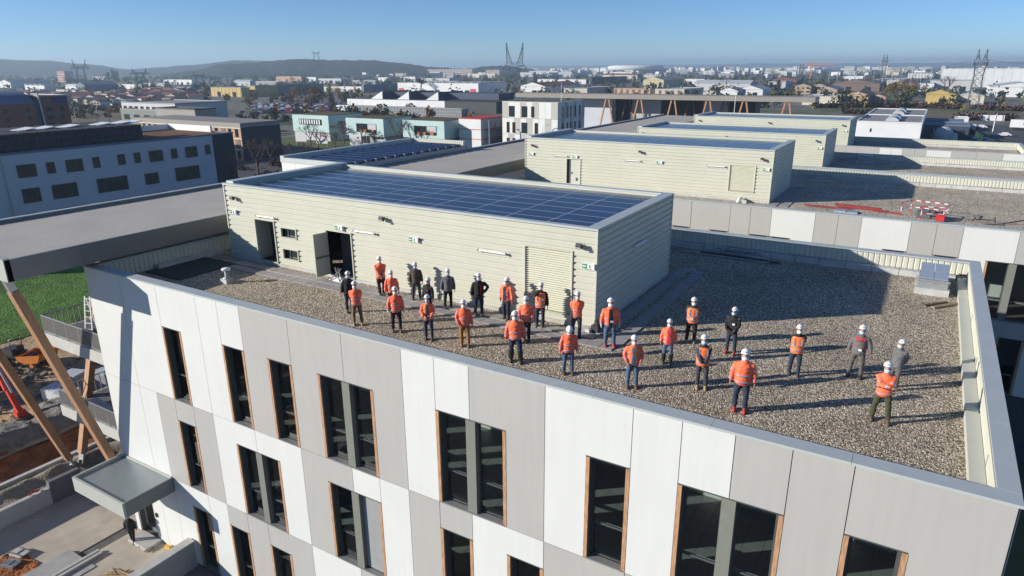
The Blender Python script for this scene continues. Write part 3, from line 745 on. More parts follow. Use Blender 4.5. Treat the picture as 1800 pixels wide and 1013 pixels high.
    if detail:
        for fx in (-30.75,-20.5,-10.72): flood(fx,3.38)
        for sx in ((-31.05,-23.4,-18.88,-10.42) if detail==2 else (-31.0,-26.6,-18.9,-10.45)): sign(sx,2.58)
        for a,b in (((-29.15,-27.8),(-22.4,-21.1),(-15.4,-14.05)) if detail==2 else ((-28.6,-27.3),(-21.9,-20.5),(-14.9,-13.5))): tube(a,b,2.57)
    else:
        for fx in (x0+.9,-20.5,-10.72): flood(fx,3.38)
        sign(-10.42,2.58)
    f=MB(); ym=y0+4.35; f.tube([(x1+.08,ym-.6,2.56),(x1+.08,ym+.6,2.56)],.05,8); f.box(x1,x1+.06,ym-.5,ym-.44,2.53,2.59); f.box(x1,x1+.06,ym+.44,ym+.5,2.53,2.59); f.build('strip_light', WHITEP, t)
    return t
GLASSW=mat('lamp_lens',(.35,.37,.38),.15,.05)
plant_room(22.79,0,-31.62,-10.08,8.65,'cream ribbed plant room nearest the camera, with two open doors and people along its wall',2)
plant_room(54.6,-.33,-31.62,-9.95,8.65,'second cream plant room with a closed pale door and a wall louvre',1)
plant_room(82.6,-1.5,-31.62,-9.9,9.6,'third cream plant room seen over the roof of the second',0)
plant_room(106.2,-1.5,-31.62,-9.9,9.4,'farthest cream plant room at the end of the row',0)

# ---------------------------------------------------------------- wings behind
def back_wing(label,F,Bk,dz,xr,roofmat,toprow,wins,lower=(),xl=-33.5,right=False):
    t=thing('school_wing',label,'building',(0,0,0))
    z1=F1+dz; f2=F2+dz; f3=F3+dz
    hs=[w[:4] for w in wins]
    panels(t,[(a,b,f2,z1-.07,c) for a,b,c in toprow]+[(a,b,f3,f2,c) for a,b,c in lower],F,wins=hs)
    m=MB(); holed(m,xl,xr,GZ,z1-.1,hs,F+.085,F+.34); m.box(xl,xr,Bk-.3,Bk-.05,GZ,z1-.1); m.box(xr-.25,xr-.03,F+.35,Bk-.31,GZ,z1-.1)
    m.box(xl,xr-.3,F+.35,Bk-.35,f2-.4,f2); m.build('wall', CORE, t)
    m=MB(); m.box(xl+.3,xr-.3,F+5.2,F+5.3,f3,dz-.5); m.build('inner_wall', INWALL, t)
    for w in wins: window(t,w[0],w[1],w[2],w[3],F,w[4])
    m=MB(); m.box(xl+.4,xr-.40,F+.5,Bk-.4,dz-.3,dz); m.build('gravel_roof', roofmat, t)
    c=MB(); cap_run(c,xl-.03,xr+.03,F-.03,F+.47,z1,'x'); cap_run(c,xl-.03,xr+.03,Bk-.45,Bk+.03,z1,'x'); cap_run(c,xr-.42,xr+.03,F+.475,Bk-.455,z1,'y'); c.build('parapet_coping', CAPM, t)
    m=MB(); m.box(xl+.3,xr-.43,F+.36,F+.44,dz-.05,z1-.08); m.build('parapet_wall', DARKM, t)
    m=MB(); corrugated(m,xl+.4,xr-.43,dz+.28,z1-.075,[],.25,.04,lambda u,v,d:(u,Bk-.50+d,v),'u'); m.build('parapet_lining', CREAM, t)
    m=MB(); corrugated(m,F+.5,Bk-.52,dz+.2,z1-.075,[],.25,.04,lambda u,v,d:(xr-.44+d,u,v),'u'); m.build('parapet_lining', CREAM, t)
    k=MB(); x=xl+.8
    while x<xr-.8:
        k.box(x+.01,x+1.19,Bk-.93+rnd.uniform(-.03,.03),Bk-.52,dz,dz+.27+rnd.uniform(-.015,.015)); x+=1.2
    k.build('block_kerb', BLOCK, t)
    return t
X2=lambda n:-.24+1.38*n
tr2=[(-33.5,-22.3,'g'),(-22.3,-19.6,'w'),(-19.6,-16.8,'g'),(-16.8,-14.05,'g'),(X2(-10),X2(-8),'g'),(X2(-8),X2(-7),'g'),(X2(-7),X2(-6),'g'),(X2(-6),X2(-4),'w'),(X2(-4),X2(-3),'g'),(X2(-3),X2(-2),'g'),(X2(-2),X2(0),'w'),(X2(0),X2(1),'g'),(X2(1),X2(2),'g'),(X2(2),X2(4),'w'),(X2(4),X2(6),'g'),(X2(6),X2(8),'w'),(X2(8),X2(10),'g')]
w2=[(X2(-11),X2(-10),-4.9701,-1.37,1),(X2(-9),X2(-8),-4.9701,-1.37,1),(X2(-7),X2(-5),-4.9701,-1.37,2),(X2(-1),X2(0),-4.9701,-1.37,1),(X2(1),X2(2),-4.9701,-1.37,1),(X2(3),X2(5),-4.9701,-1.37,2),(X2(4),X2(5),-9.6201,-6.0,1),(X2(6),X2(7),-9.6201,-6.0,1)]
back_wing('second wing back, with red beams and a barrier lying on its gravel roof',48.2,70.1,-.33,14.,GRAVEL2,tr2,w2,[(-33.5,X2(0),'g'),(X2(0),X2(3),'w'),(X2(3),X2(5),'g'),(X2(5),X2(7),'w'),(X2(7),X2(10),'g')])
back_wing('third wing back, seen as a thin strip of gravel behind the second roof',79.5,95.1,-1.5,14.,GRAVEL2,[(-33.5,-9,'g'),(-9,-3.5,'w'),(-3.5,2,'g'),(2,5,'w'),(5,14,'g')],[])
tr4=[(-33.5,-12.4,'w'),(-12.4,-9.69,'g'),(-9.69,-8.32,'g'),(-8.32,-5.66,'g'),(-5.66,-4.28,'w'),(-4.28,-2.99,'w'),(-2.99,-1.58,'g'),(-1.58,-.3,'g'),(-.3,2.45,'w'),(2.45,5.09,'g'),(5.09,7.86,'g'),(7.86,10.7,'w')]
back_wing('last wing back, its parapet corner ending beside the parked cars',103.2,117.9,-1.5,10.7,GRAVEL2,tr4,[])

# ---------------------------------------------------------------- spine roof over the galleries, timber columns
spx0,spx1=-41.7,-32.8
def spine(label,y0,y1,zt,front):
    t=thing('gallery_roof',label,'roof',(0,0,0))
    m=MB(); m.box(spx0+.3,spx1-.06,y0+.25,y1,zt-.5,zt-.05); m.build('membrane', MEMB, t)
    m=MB(); n=round((y1-y0)/3.0)
    for i in range(n):
        a=y0+(y1-y0)*i/n; b=y0+(y1-y0)*(i+1)/n; m.box(spx1-.055,spx1,a+.004,b-.004,zt-.96,zt)
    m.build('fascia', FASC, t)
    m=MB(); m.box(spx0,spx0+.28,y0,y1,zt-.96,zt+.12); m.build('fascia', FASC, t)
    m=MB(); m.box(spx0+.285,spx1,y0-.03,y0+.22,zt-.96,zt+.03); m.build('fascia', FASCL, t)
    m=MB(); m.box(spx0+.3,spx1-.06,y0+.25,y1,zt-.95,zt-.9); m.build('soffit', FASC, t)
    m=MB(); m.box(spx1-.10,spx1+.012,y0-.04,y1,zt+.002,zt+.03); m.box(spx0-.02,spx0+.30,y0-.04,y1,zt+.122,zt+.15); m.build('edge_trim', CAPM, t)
    return t
spine('flat grey gallery roof running away at the left, resting on slanted timber columns',12.6,41.0,2.1,True)
spine('farther stretch of the flat grey gallery roof between the plant rooms and the solar block',41.02,121.,1.5,False)
gal=thing('gallery_floors','grey edged gallery slabs beside the front wing, under the left end of the roof','gallery',(0,0,0))
for z in (F2,F3):
    m=MB(); m.box(-42.2,-33.6,17.3,46,z-.7,z); m.build('slab', mat('slab_edge',(.46,.46,.42),.7,.08,2), gal)
    m=MB(); m.box(-42.0,-33.8,17.5,46,z+.001,z+.02); m.build('walking_surface', CONCD, gal)
    r_=MB(); r_.box(-42.16,-33.65,17.33,17.37,z+1.02,z+1.08); r_.box(-42.16,-33.65,17.33,17.37,z+.08,z+.12)
    x=-42.14
    while x<-33.6:
        r_.box(x,x+.05,17.33,17.38,z,z+1.04); x+=1.28
    ro=r_.build('railing', STEEL, gal)
    m=MB(); x=-42.1
    while x<-33.7: m.box(x,x+.035,17.342,17.36,z+.12,z+1.02); x+=.052
    m.build('bar_infill', mat('railing_bars',(.15,.15,.14),.5,.05), ro)
    r_=MB(); r_.box(-42.19,-42.14,17.4,46,z+1.02,z+1.08); y=17.5
    while y<46: r_.box(-42.18,-42.15,y,y+.05,z,z+1.02); y+=.32
    r_.build('railing', STEEL, gal)
def column(a,b,label,w=.36,h=.46,shoe=True):
    t=thing('timber_column',label,'column',b)
    a=Vector(a); b=Vector(b); d=(a-b).normalized()
    m=MB(); m.beam((b+d*.9)-b,(a-d*.7)-b,w,h,(1,0,0)); m.build('timber', WOODP, t)
    m=MB()
    if shoe: m.beam(d*.05,d*1.2,.12,.52,(1,0,0)); m.beam(d*.02,d*.5,.4,.10,(1,0,0)); m.cbox(Vector((0,0,.02)),.6,.6,.06)
    m.beam((a-d*.8)-b,(a+d*.2)-b,.30,.30,(1,0,0)); m.build('steel_shoe', STEEL, t)
column((-34.1,13.0,1.05),(-34.02,16.85,-14.0),'long timber column from the roof corner down behind the entrance canopy')
column((-41.5,13.0,1.05),(-41.9,17.2,-13.6),'timber column at the left frame edge leaning down to the steel shoe')
column((-41.7,21.6,1.05),(-41.9,17.5,-13.6),'timber column leaning back under the gallery slabs from the same shoe')
column((-34.0,21.4,1.05),(-34.0,17.4,-14.0),'timber column hidden mostly behind the front wing',shoe=False)

# solar block beyond the gallery roof
t=thing('solar_block','low block with a solar roof beyond the grey gallery roof','building',(0,0,0))
m=MB(); m.box(-48.9,-41.75,41.5,59.6,GZ,1.9); m.build('wall', GREY, t)
panels(t,[(-48.9,-47.2,-2.8,1.9,'w'),(-47.2,-45.4,-2.8,1.9,'w'),(-45.4,-43.6,-2.8,1.9,'w'),(-43.6,-41.75,-2.8,1.9,'w')],41.40)
m=MB(); m.box(-48.95,-48.5,41.35,59.65,1.905,2.45); m.box(-48.49,-41.8,59.3,59.65,1.905,2.45); m.box(-48.49,-41.8,41.35,41.7,1.905,2.3); m.build('parapet', CAPM, t)
m=MB(); corrugated(m,-48.48,-41.8,1.95,2.40,[],.25,.03,lambda u,v,d:(u,59.24+d,v),'u'); m.build('parapet_lining', CREAM, t)
for i in range(13):
    y=42.3+i*1.3
    m=MB(); m.add([(-48.0,y,2.0),(-41.9,y,2.0),(-41.9,y+.85,2.16),(-48.0,y+.85,2.16),(-48.0,y,1.96),(-41.9,y,1.96),(-41.9,y+.85,2.12),(-48.0,y+.85,2.12)],[(0,1,2,3),(7,6,5,4),(0,4,5,1),(1,5,6,2),(2,6,7,3),(3,7,4,0)]); so_=m.build('solar_panel', PVGLASS, t)
    m=MB(); m.box(-48.0,-41.9,y+.95,y+1.10,1.91,2.13); m.build('rail', ALU, so_)
# ---------------------------------------------------------------- things lying on the front roof
def paver_strip(name,label,x0,x1,y0,y1,nx,ny):
    t=thing(name,label,'paving',(0,0,0)); m=MB()
    for i in range(nx):
        for j in range(ny):
            a=x0+(x1-x0)*i/nx; b=x0+(x1-x0)*(i+1)/nx; c=y0+(y1-y0)*j/ny; d=y0+(y1-y0)*(j+1)/ny
            z=.042+rnd.uniform(-.006,.006); m.box(a+.008,b-.008,c+.008,d-.008,.004,z)
    o=m.build('pavers',PAVER,t); return t
paver_strip('paver_path','outer row of grey concrete pavers along the front of the near plant room',-30.6,-8.72,21.25,21.78,42,1)
paver_strip('paver_path','inner row of grey concrete pavers against the front wall of the near plant room',-30.6,-9.75,21.90,22.42,40,1)
paver_strip('paver_path','outer row of pavers in the shade along the right side of the near plant room',-9.10,-8.56,21.8,32.2,1,20)
paver_strip('paver_path','inner row of pavers in the shade right against the side wall of the near plant room',-9.90,-9.36,22.5,32.2,1,18)
paver_strip('paver_path','short row of pavers behind the right rear corner of the near plant room',-9.9,-8.6,32.25,32.8,2,1)
for o,y in (('outer row of pavers in the shade beside the second plant room',-8.95),('inner row of pavers in the shade beside the second plant room',-9.78)):
    t=paver_strip('paver_path',o,y,y+.55,53.6,63.5,1,18); t.location.z=-.33
m=MB(); m.box(-33.0,-30.2,18.65,21.9,.004,.06)
tag(m.build('roof_mat',mat('green_mat',(.035,.05,.047),.9,.2,5,.3,40)),'dark green square mat lying on the gravel in the left roof corner','mat')
t=thing('vent_pipe','small metal vent pipe with a flat cap on a concrete base block','vent pipe',(-27.9,19.62,0))
m=MB(); m.box(-.22,.22,-.22,.22,.0,.22); m.build('base_block',BLOCK,t)
m=MB(); m.rings([(0,0,.22,.19,.19),(0,0,.25,.19,.19),(0,0,.27,.09,.09),(0,0,.62,.085,.085)],14); m.build('pipe',STEEL,t)
m=MB(); m.rings([(0,0,.62,.20,.20),(0,0,.70,.21,.21),(0,0,.74,.12,.12)],14); m.build('cap',WHITEP,t)
t=thing('smoke_hatch','metal smoke hatch on a block base in the back right roof corner','roof hatch',(0,0,0))
m=MB(); m.box(.40,1.72,34.22,34.6,.0,.30); m.box(.40,.62,34.61,36.3,0,.3); m.box(1.5,1.72,34.61,36.3,0,.3); m.build('block_base',BLOCK,t)
m=MB(); m.box(.50,1.64,34.45,36.2,.31,.62); m.box(.44,1.70,34.40,34.46,.58,.66); m.build('metal_box',STEEL,t)
for a,b in ((.52,1.06),(1.08,1.62)):
    m=MB(); m.add([(a,34.7,.66),(b,34.7,.66),(b,36.15,1.02),(a,36.15,1.02),(a,34.7,.63),(b,34.7,.63),(b,36.15,.99),(a,36.15,.99)],[(0,1,2,3),(7,6,5,4),(0,4,5,1),(1,5,6,2),(2,6,7,3),(3,7,4,0)]); m.build('lid',mat('lid_sheet',(.45,.52,.60),.25,.05,metal=.4),t)
m=MB(); m.beam((.83,32.45,.05),(1.66,33.4,.05),.14,.05); tag(m.build('plank',mat('dark_plank',(.13,.09,.06),.8,.2,5)),'darker of two planks lying on the gravel before the smoke hatch','plank')
m=MB(); m.beam((1.15,32.3,.06),(2.05,33.46,.06),.16,.05); tag(m.build('plank',mat('pale_plank',(.28,.22,.15),.8,.2,5)),'paler of two planks lying on the gravel before the smoke hatch','plank')
for i,(a,b,w_,c,l) in enumerate((((-10.9,36.0,.06),(-6.2,35.9,.06),.10,STEEL,'long thin bar at the front of the metal pile by the back parapet'),((-9.9,36.3,.08),(-5.7,36.1,.08),.14,DARKM,'dark wide profile in the metal pile by the back parapet'),((-9.2,36.7,.10),(-6.3,36.45,.12),.10,ALU,'shiny profile in the metal pile by the back parapet'))):
    m=MB(); m.beam(a,b,w_,.07); tag(m.build('metal_profile',c),l,'metal bar')
m=MB()
for i in range(60):
    a=Vector((-9.1+rnd.uniform(0,2.2),36.75+rnd.uniform(-.15,.2),.12+rnd.uniform(0,.22))); m.cbox(a,rnd.uniform(.08,.3),rnd.uniform(.03,.1),rnd.uniform(.02,.08),rnd.uniform(0,3),rnd.uniform(-.6,.6))
tag(m.build('scrap_heap',STEEL),'heap of crumpled shiny metal scraps on top of the profiles','scrap',kind='stuff')
t=thing('door_stand','small white easel stand leaning in front of the open second door','stand',(-23.45,22.35,.04))
m=MB(); m.beam((-.3,-.1,.02),(.25,.15,.62),.05); m.beam((.35,-.1,.02),(-.15,.15,.62),.05); m.beam((0,.35,.02),(.03,.15,.6),.05); m.build('legs',STEEL,t)
m=MB(); m.add([(-.55,-.05,.01),(.7,-.15,.01),(.65,.3,.03),(-.35,.4,.03),(0.1,.15,.22)],[(0,1,4),(1,2,4),(2,3,4),(3,0,4)]); m.build('white_sheet',WHITEP,t)
for i,(x,y) in enumerate(((-12.9,22.3),(-10.35,22.5))):
    m=MB(); m.cbox(Vector((x,y,.12)),.34,.2,.2,rz=.3); m.cbox(Vector((x+.16,y-.03,.09)),.2,.18,.16,rz=-.2); tag(m.build('concrete_block',BLOCK),('pale broken block by the foot of the cream wall below the louvre','pale broken block at the foot of the corner by the person with dark trousers')[i],'block')
t=thing('downpipe_foot','dark rainwater outlet at the front right corner of the near plant room','outlet',(-10.0,22.62,0)); m=MB(); m.box(-.12,.18,-.1,.14,.02,.30); m.build('boot',DARKM,t); m=MB(); m.box(-.02,.1,.0,.14,.30,.5); m.build('pipe',DARKM,t)
# barrier, beams on the second roof
z2=-.33
RED=mat('red_paint',(.50,.02,.02),.5,.15,4); REDD=mat('dark_red_steel',(.27,.03,.03),.6,.2,4)
m=MB(); m.beam((-7.5,54.9,z2+.12),(-4.2,54.8,z2+.08),.10,.09); tag(m.build('steel_beam',REDD),'thin red beam, the left one lying on the second roof','beam')
m=MB(); m.beam((-5.4,55.7,z2+.18),(-2.3,55.5,z2+.12),.24,.20); tag(m.build('steel_beam',REDD),'thick red beam, the middle one lying on the second roof','beam')
m=MB(); m.beam((-2.9,55.1,z2+.1),(-1.1,54.9,z2+.08),.10,.09); tag(m.build('steel_beam',REDD),'short red beam pointing at the red and white barrier','beam')
m=MB(); m.box(-5.2,-4.45,53.6,54.4,z2+.01,z2+.12); m.box(-4.4,-3.7,53.5,54.3,z2+.01,z2+.10); tag(m.build('sheet_stack',mat('blue_sheet',(.40,.48,.56),.4,.05,metal=.3)),'pair of pale blue sheets lying at the roof edge under the red beams','sheets')
t=thing('barrier','red and white striped site barrier standing on the second roof','barrier',(0,0,z2))
def striped(a,b,w_):
    a=Vector(a);b=Vector(b);n=max(2,int((b-a).length/.28)); r_=MB(); q=MB()
    for i in range(n): (r_ if i%2==0 else q).beam(a+(b-a)*i/n,a+(b-a)*(i+1)/n,w_)
    r_.build('red_stripe',RED,t); q.build('white_stripe',WHITEP,t)
bx=[(-1.05,54.6),(-.5,56.0),(1.75,55.4),(1.5,53.9),(.2,53.7)]
for x,y in bx: striped((x,y,0),(x,y,.95),.045)
for a,b in ((bx[0],bx[1]),(bx[1],bx[2]),(bx[2],bx[3]),(bx[4],bx[3])):
    striped((*a,.92),(*b,.92),.055); striped((*a,.45),(*b,.45),.045)
m=MB(); m.cbox(Vector((.7,54.5,z2+.25)),1.5,.6,.45,rz=-.1); m.cbox(Vector((.6,54.3,z2+.54)),.8,.4,.12,rz=-.1); tag(m.build('material_crate',mat('slate_box',(.09,.10,.12),.6,.2,5)),'dark grey crate inside the red and white barrier','crate')
m=MB(); m.cbox(Vector((1.35,53.75,z2+.22)),.5,.35,.36,rz=-.1); m.cbox(Vector((1.35,53.75,z2+.43)),.4,.28,.05,rz=-.1); tag(m.build('tool_box',RED),'small red box at the right foot of the barrier','box')
t=thing('trestle','pair of dark bent trestle legs lying right of the barrier','trestle',(0,0,z2))
m=MB(); m.beam((3.2,54.6,.05),(3.35,54.4,.35),.06); m.beam((3.3,54.5,.2),(4.5,54.8,.22),.06); m.beam((4.5,54.6,.05),(4.45,54.9,.4),.06); m.build('left_frame',DARKM,t)
m=MB(); m.beam((4.9,54.6,.05),(6.1,55.3,.30),.06); m.beam((6.1,55.3,.3),(6.4,54.9,.05),.06); m.beam((5.0,54.3,.04),(3.9,54.1,.04),.06); m.build('right_frame',DARKM,t)
t=thing('duct_outlet','white duct elbow at the right end of the second plant room front','duct',(-12.0,53.9,z2)); m=MB(); m.tube([(0,.5,.25),(0,0,.3),(-.1,-.15,.0)],.13,8); m.build('elbow',WHITEP,t); m=MB(); m.cbox(Vector((.4,-.05,.12)),.3,.3,.24); m.build('block',BLOCK,t)
t=thing('roof_hatch','small metal hatch in the shade at the back of the third roof','roof hatch',(-6.4,93.2,-1.5)); m=MB(); m.box(-1,1,-.9,.6,0,.35); m.build('block_base',BLOCK,t); m=MB(); m.box(-.8,.8,-.7,.4,.35,.95); m.build('metal_box',STEEL,t)

# ---------------------------------------------------------------- entrance canopy and building site, lower left
t=thing('entrance_canopy','flat grey metal entrance canopy fixed to the facade above the doorway','canopy',(0,0,0))
cz=-9.22
m=MB(); m.box(-33.4,-29.3,13.62,15.98,cz-.22,cz-.12); m.build('canopy_roof',mat('zinc_roof',(.255,.29,.30),.4,.07,3,metal=.3),t)
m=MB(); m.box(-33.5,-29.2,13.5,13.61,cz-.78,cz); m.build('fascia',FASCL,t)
m=MB(); m.box(-29.29,-29.2,13.615,16.0,cz-.78,cz); m.build('fascia',mat('canopy_shaded_side',(.20,.215,.205),.5,.05),t)  # darker than the canopy front, shade of this side painted in
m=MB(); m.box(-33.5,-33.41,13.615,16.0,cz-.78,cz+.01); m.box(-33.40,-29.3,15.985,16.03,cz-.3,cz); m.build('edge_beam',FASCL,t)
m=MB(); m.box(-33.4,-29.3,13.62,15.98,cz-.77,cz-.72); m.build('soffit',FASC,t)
t=thing('entrance_door','dark recessed doorway with a pale reveal under the canopy','doorway',(0,0,0))
m=MB(); m.box(-33.19,-31.56,Y1+1.4,Y1+1.45,-13.75,-10.6); m.build('dark_opening',CORE,t)
m=MB(); m.box(-31.62,-31.555,Y1+.0,Y1+1.39,-13.74,-10.6); m.build('reveal',CONCL,t)
m=MB(); m.box(-33.1,-31.65,Y1+.35,Y1+.55,-10.9,-10.7); m.build('door_head',FRAME,t)
m=MB(); m.cbox(Vector((-31.35,Y1-.04,-12.2)),.10,.06,.24); tag(m.build('intercom',BLACKP),'small black intercom on the white panel right of the doorway','intercom')
G=GZ
def slab(name,x0,x1,y0,y1,z0,z1,m_,label,cat,struct=False):
    m=MB(); m.box(x0,x1,y0,y1,z0,z1); o=m.build(name,m_)
    if struct: tag(o,kind='structure')
    else: tag(o,label,cat)
    return o
slab('concrete_path',-39.98,-34.4,11.4,17.4,G-.3,G+.02,mat('path_concrete',(.47,.42,.34),.9,.10,1.5,.2,20,var2=.14,vs2=.5),'','',True)
slab('concrete_path',-39.98,-37.45,-6,11.38,G-.3,G+.02,MATS['path_concrete'],'','',True)
slab('terrace_slab',-33.55,-29.6,12.3,16.02,G-.3,G+.12,MATS['path_concrete'],'','',True)
slab('concrete_path',-34.38,-33.56,12.3,16.02,G-.3,G-.05,CONCD,'','',True)
slab('step',-32.9,-31.3,15.15,15.99,G+.13,G+.30,CONCL,'pale concrete step in front of the doorway','step')
slab('ramp_slab',-34.9,-32.45,10.4,13.2,G-.1,G+.16,CONC,'','',True)
m=MB(); m.box(-33.5,-33.35,11.2,13.9,G+.17,G+.28); m.box(-33.2,-33.05,11.2,13.9,G+.17,G+.28); m.box(-33.34,-33.21,11.2,13.9,G+.165,G+.2); tag(m.build('drain_channel',CONCL),'narrow pale drain channel running along the edge of the terrace slab','drain')
t=thing('retaining_wall','concrete retaining wall at the bottom, running from the facade towards the viewer','wall',(0,0,0))
m=MB(); m.box(-28.6,-28.25,6,15.95,G,-12.55); m.build('wall_body',CONC,t); m=MB(); m.box(-28.68,-28.17,6,15.96,-12.548,-12.47); m.build('wall_cap',CONCL,t)
t=thing('retaining_wall','pale concrete retaining wall beside the concrete path with its left side against gravel','wall',(0,0,0))
m=MB(); m.box(-40.3,-40.0,-6,14.9,G,-12.95); m.build('wall_body',CONCL,t); m=MB(); m.box(-40.32,-40.02,14.92,16.6,G,-12.6); m.build('dark_end',CONCD,t)
slab('retaining_wall',-43.45,-43.15,-6,34,G-1,-13.2,CONCL,'low pale concrete wall between the red soil trench and the gravel strip','wall')
def rough(name,x0,x1,y0,y1,nx,ny,zf,mt,kind='structure'):
    vs=[];fs=[]
    for j in range(ny+1):
        for i in range(nx+1):
            x=x0+(x1-x0)*i/nx; y=y0+(y1-y0)*j/ny; vs.append((x,y,zf(x,y)))
    for j in range(ny):
        for i in range(nx): fs.append((j*(nx+1)+i,j*(nx+1)+i+1,(j+1)*(nx+1)+i+1,(j+1)*(nx+1)+i))
    m=MB(); m.add(vs,fs,True); o=m.build(name,mt); tag(o,kind=kind); return o
def nz(x,y,s,o=0): return noise.noise(Vector((x*s+o,y*s-o,o)))
GRAVS=ramp_mat('site_gravel',[(0,(.13,.11,.085)),(.5,(.27,.235,.18)),(1,(.50,.45,.37))],3.5,.95,'noise',.9,.12,var2=(.4,.2),bscale=9)
REDSOIL=ramp_mat('red_soil',[(0,(.10,.035,.015)),(.42,(.30,.10,.035)),(.7,(.46,.18,.065)),(1,(.55,.27,.13))],1.6,.95,'noise',1.,.2,var2=(.5,.3),bscale=6)
SAND=ramp_mat('site_sand',[(0,(.22,.14,.07)),(.42,(.47,.315,.17)),(.7,(.60,.43,.26)),(1,(.66,.53,.36))],.7,.95,'noise',.8,.12,var2=(.12,.28),bscale=4)
MOUND=ramp_mat('grey_rubble',[(0,(.10,.095,.085)),(.5,(.20,.185,.16)),(1,(.34,.32,.28))],4.,.95,'noise',1.,.12,var2=(.5,.2),bscale=8)
rough('gravel_strip',-43.14,-40.32,-6,34,16,160,lambda x,y:-13.45+.16*nz(x,y,1.1)+.35*math.exp(-((x+42.2)/.55)**2)*(1+nz(x,y,.6,3)),GRAVS)
rough('soil_trench',-48.6,-43.46,-6,40,30,200,lambda x,y:-14.55+.34*nz(x,y,.55)+.22*nz(x,y,1.7,4)+.10*nz(x,y,4,9)+.5*max(0,(-47-x))/1.5,REDSOIL)
def moundz(x,y):
    e=min(1,max(0,(-48.3-x)/.9)); a=(y-18.3); b=x+50.6
    top=-13.05+.25*nz(x,y,.5,2)+.15*nz(x,y,1.8)
    hole=1.7*math.exp(-((x+52.7)/1.6)**2-((y-18.7)/1.0)**2)
    fade=min(1,max(0,(x+54.2)/2.2))
    return -14.3+e*(top+14.3)*fade+(1-fade)*.3-hole
rough('rubble_mound',-57,-48.2,-4,21.5,60,160,moundz,MOUND)
rough('site_ground',-70,-48.0,-10,60,90,220,lambda x,y:-13.97+.08*nz(x,y,.5)+.06*nz(x,y,1.6,3)+ .10*nz(x,y,.15,6),SAND)
rough('soil_bed',-37.44,-34.91,3,11.9,24,90,lambda x,y:-13.92+.10*nz(x,y,1.2)+.06*nz(x,y,3.5,3),REDSOIL)
for i,(x,y,rz) in enumerate(((-36.8,11.75,.2),(-36.3,11.1,.35))):
    t=thing('cover_frame',('pale rectangular cover plate lying on the red soil by the path','dark metal frame lying on the red soil beside the pale plate')[i],'cover',(x,y,-13.84),rz)
    m=MB(); m.box(-.42,.42,-.3,.3,0,.06); m.build('plate',CONCL if i==0 else CONCD,t)
    m=MB(); m.box(-.36,.36,-.24,-.2,.062,.10); m.box(-.36,.36,.2,.24,.062,.10); m.box(-.04,.04,-.19,.19,.062,.09); m.build('ribs',CONCD if i==0 else STEEL,t)
m=MB()
for i in range(26): m.cbox(Vector((-31.6+rnd.uniform(-.3,.3),15.35+rnd.uniform(-.25,.25),G+.16+rnd.uniform(0,.1))),rnd.uniform(.08,.3),.05,.04,rnd.uniform(0,3),rnd.uniform(-.4,.4))
tag(m.build('timber_offcuts',WOODP),'small heap of timber offcuts on the terrace slab','offcuts',kind='stuff')
m=MB()
for i in range(40): m.beam(Vector((-30.9+rnd.uniform(-.6,.5),13.3+rnd.uniform(-.5,.3),G+.16+rnd.uniform(0,.2))),Vector((-30.2+rnd.uniform(-.6,.6),13.5+rnd.uniform(-.5,.4),G+.16+rnd.uniform(0,.22))),.05)
tag(m.build('batten_heap',mat('pale_batten',(.42,.30,.17),.8,.2,5)),'loose heap of pale battens at the bottom edge of the terrace','battens',kind='stuff')
m=MB(); m.cbox(Vector((-30.5,15.85,G+.24)),.4,.14,.2,rz=.1); m.cbox(Vector((-30.5,15.85,G+.36)),.3,.1,.04,rz=.1); tag(m.build('yellow_box',mat('yellow_plastic',(.65,.38,.05),.5,.05)),'small yellow box lying against the foot of the facade','box')
m=MB(); m.tube([(-40.2,13.9,-12.9),(-40.1,14.2,-12.78),(-40.25,14.5,-12.9),(-40.1,14.3,-12.85),(-40.18,14.05,-12.75)],.04,6); tag(m.build('red_hose',RED),'coil of red hose on top of the retaining wall','hose')
# excavator: digging arm in view
EXR=mat('excavator_red',(.60,.045,.02),.45,.1,3)
t=thing('excavator','red excavator reaching its arm and bucket into the rubble from the left edge','excavator',(-59.5,18.7,-13.6))
m=MB(); m.box(-2.2,1.6,-1.6,-1.1,0,.8); m.build('track',DARKM,t); m=MB(); m.box(-2.2,1.6,1.1,1.6,0,.8); m.build('track',DARKM,t)
m=MB(); m.box(-2.2,1.3,-1.3,1.3,.9,1.9); m.box(-2.0,-.3,-1.25,1.25,1.9,2.3); m.build('body',EXR,t)
m=MB(); m.box(-.2,1.25,-1.2,.0,1.91,3.3); m.build('cab',GLASS and FRAME,t)
m=MB(); m.beam((1.0,.4,1.6),(3.0,.3,4.5),.4,.55,(0,1,0)); m.beam((3.0,.3,4.5),(5.2,.1,4.2),.36,.5,(0,1,0)); m.build('boom',EXR,t)
m=MB(); m.beam((5.0,.1,4.4),(6.6,0,2.0),.34,.46,(0,1,0)); m.beam((6.6,0,2.0),(7.65,0,.55),.30,.34,(0,1,0)); m.box(7.3,7.9,-.3,.3,.25,.62); m.build('stick',EXR,t)
m=MB(); m.tube([(5.9,0,3.6),(7.2,0,1.9)],.09,8); m.build('cylinder',STEEL,t)
m=MB(); pr=[(7.2,.3),(8.1,.2),(8.2,-.6),(7.6,-1.0),(6.7,-.75)]
m.add([(x,-.5,z) for x,z in pr]+[(x,.5,z) for x,z in pr],[(0,1,6,5),(1,2,7,6),(2,3,8,7),(3,4,9,8),(0,4,3,2,1),(5,6,7,8,9)])
for k in range(5): m.cbox(Vector((6.65,-.42+.21*k,-.78)),.25,.09,.07)
m.build('bucket',mat('worn_steel',(.16,.11,.08),.6,.3,6),t)
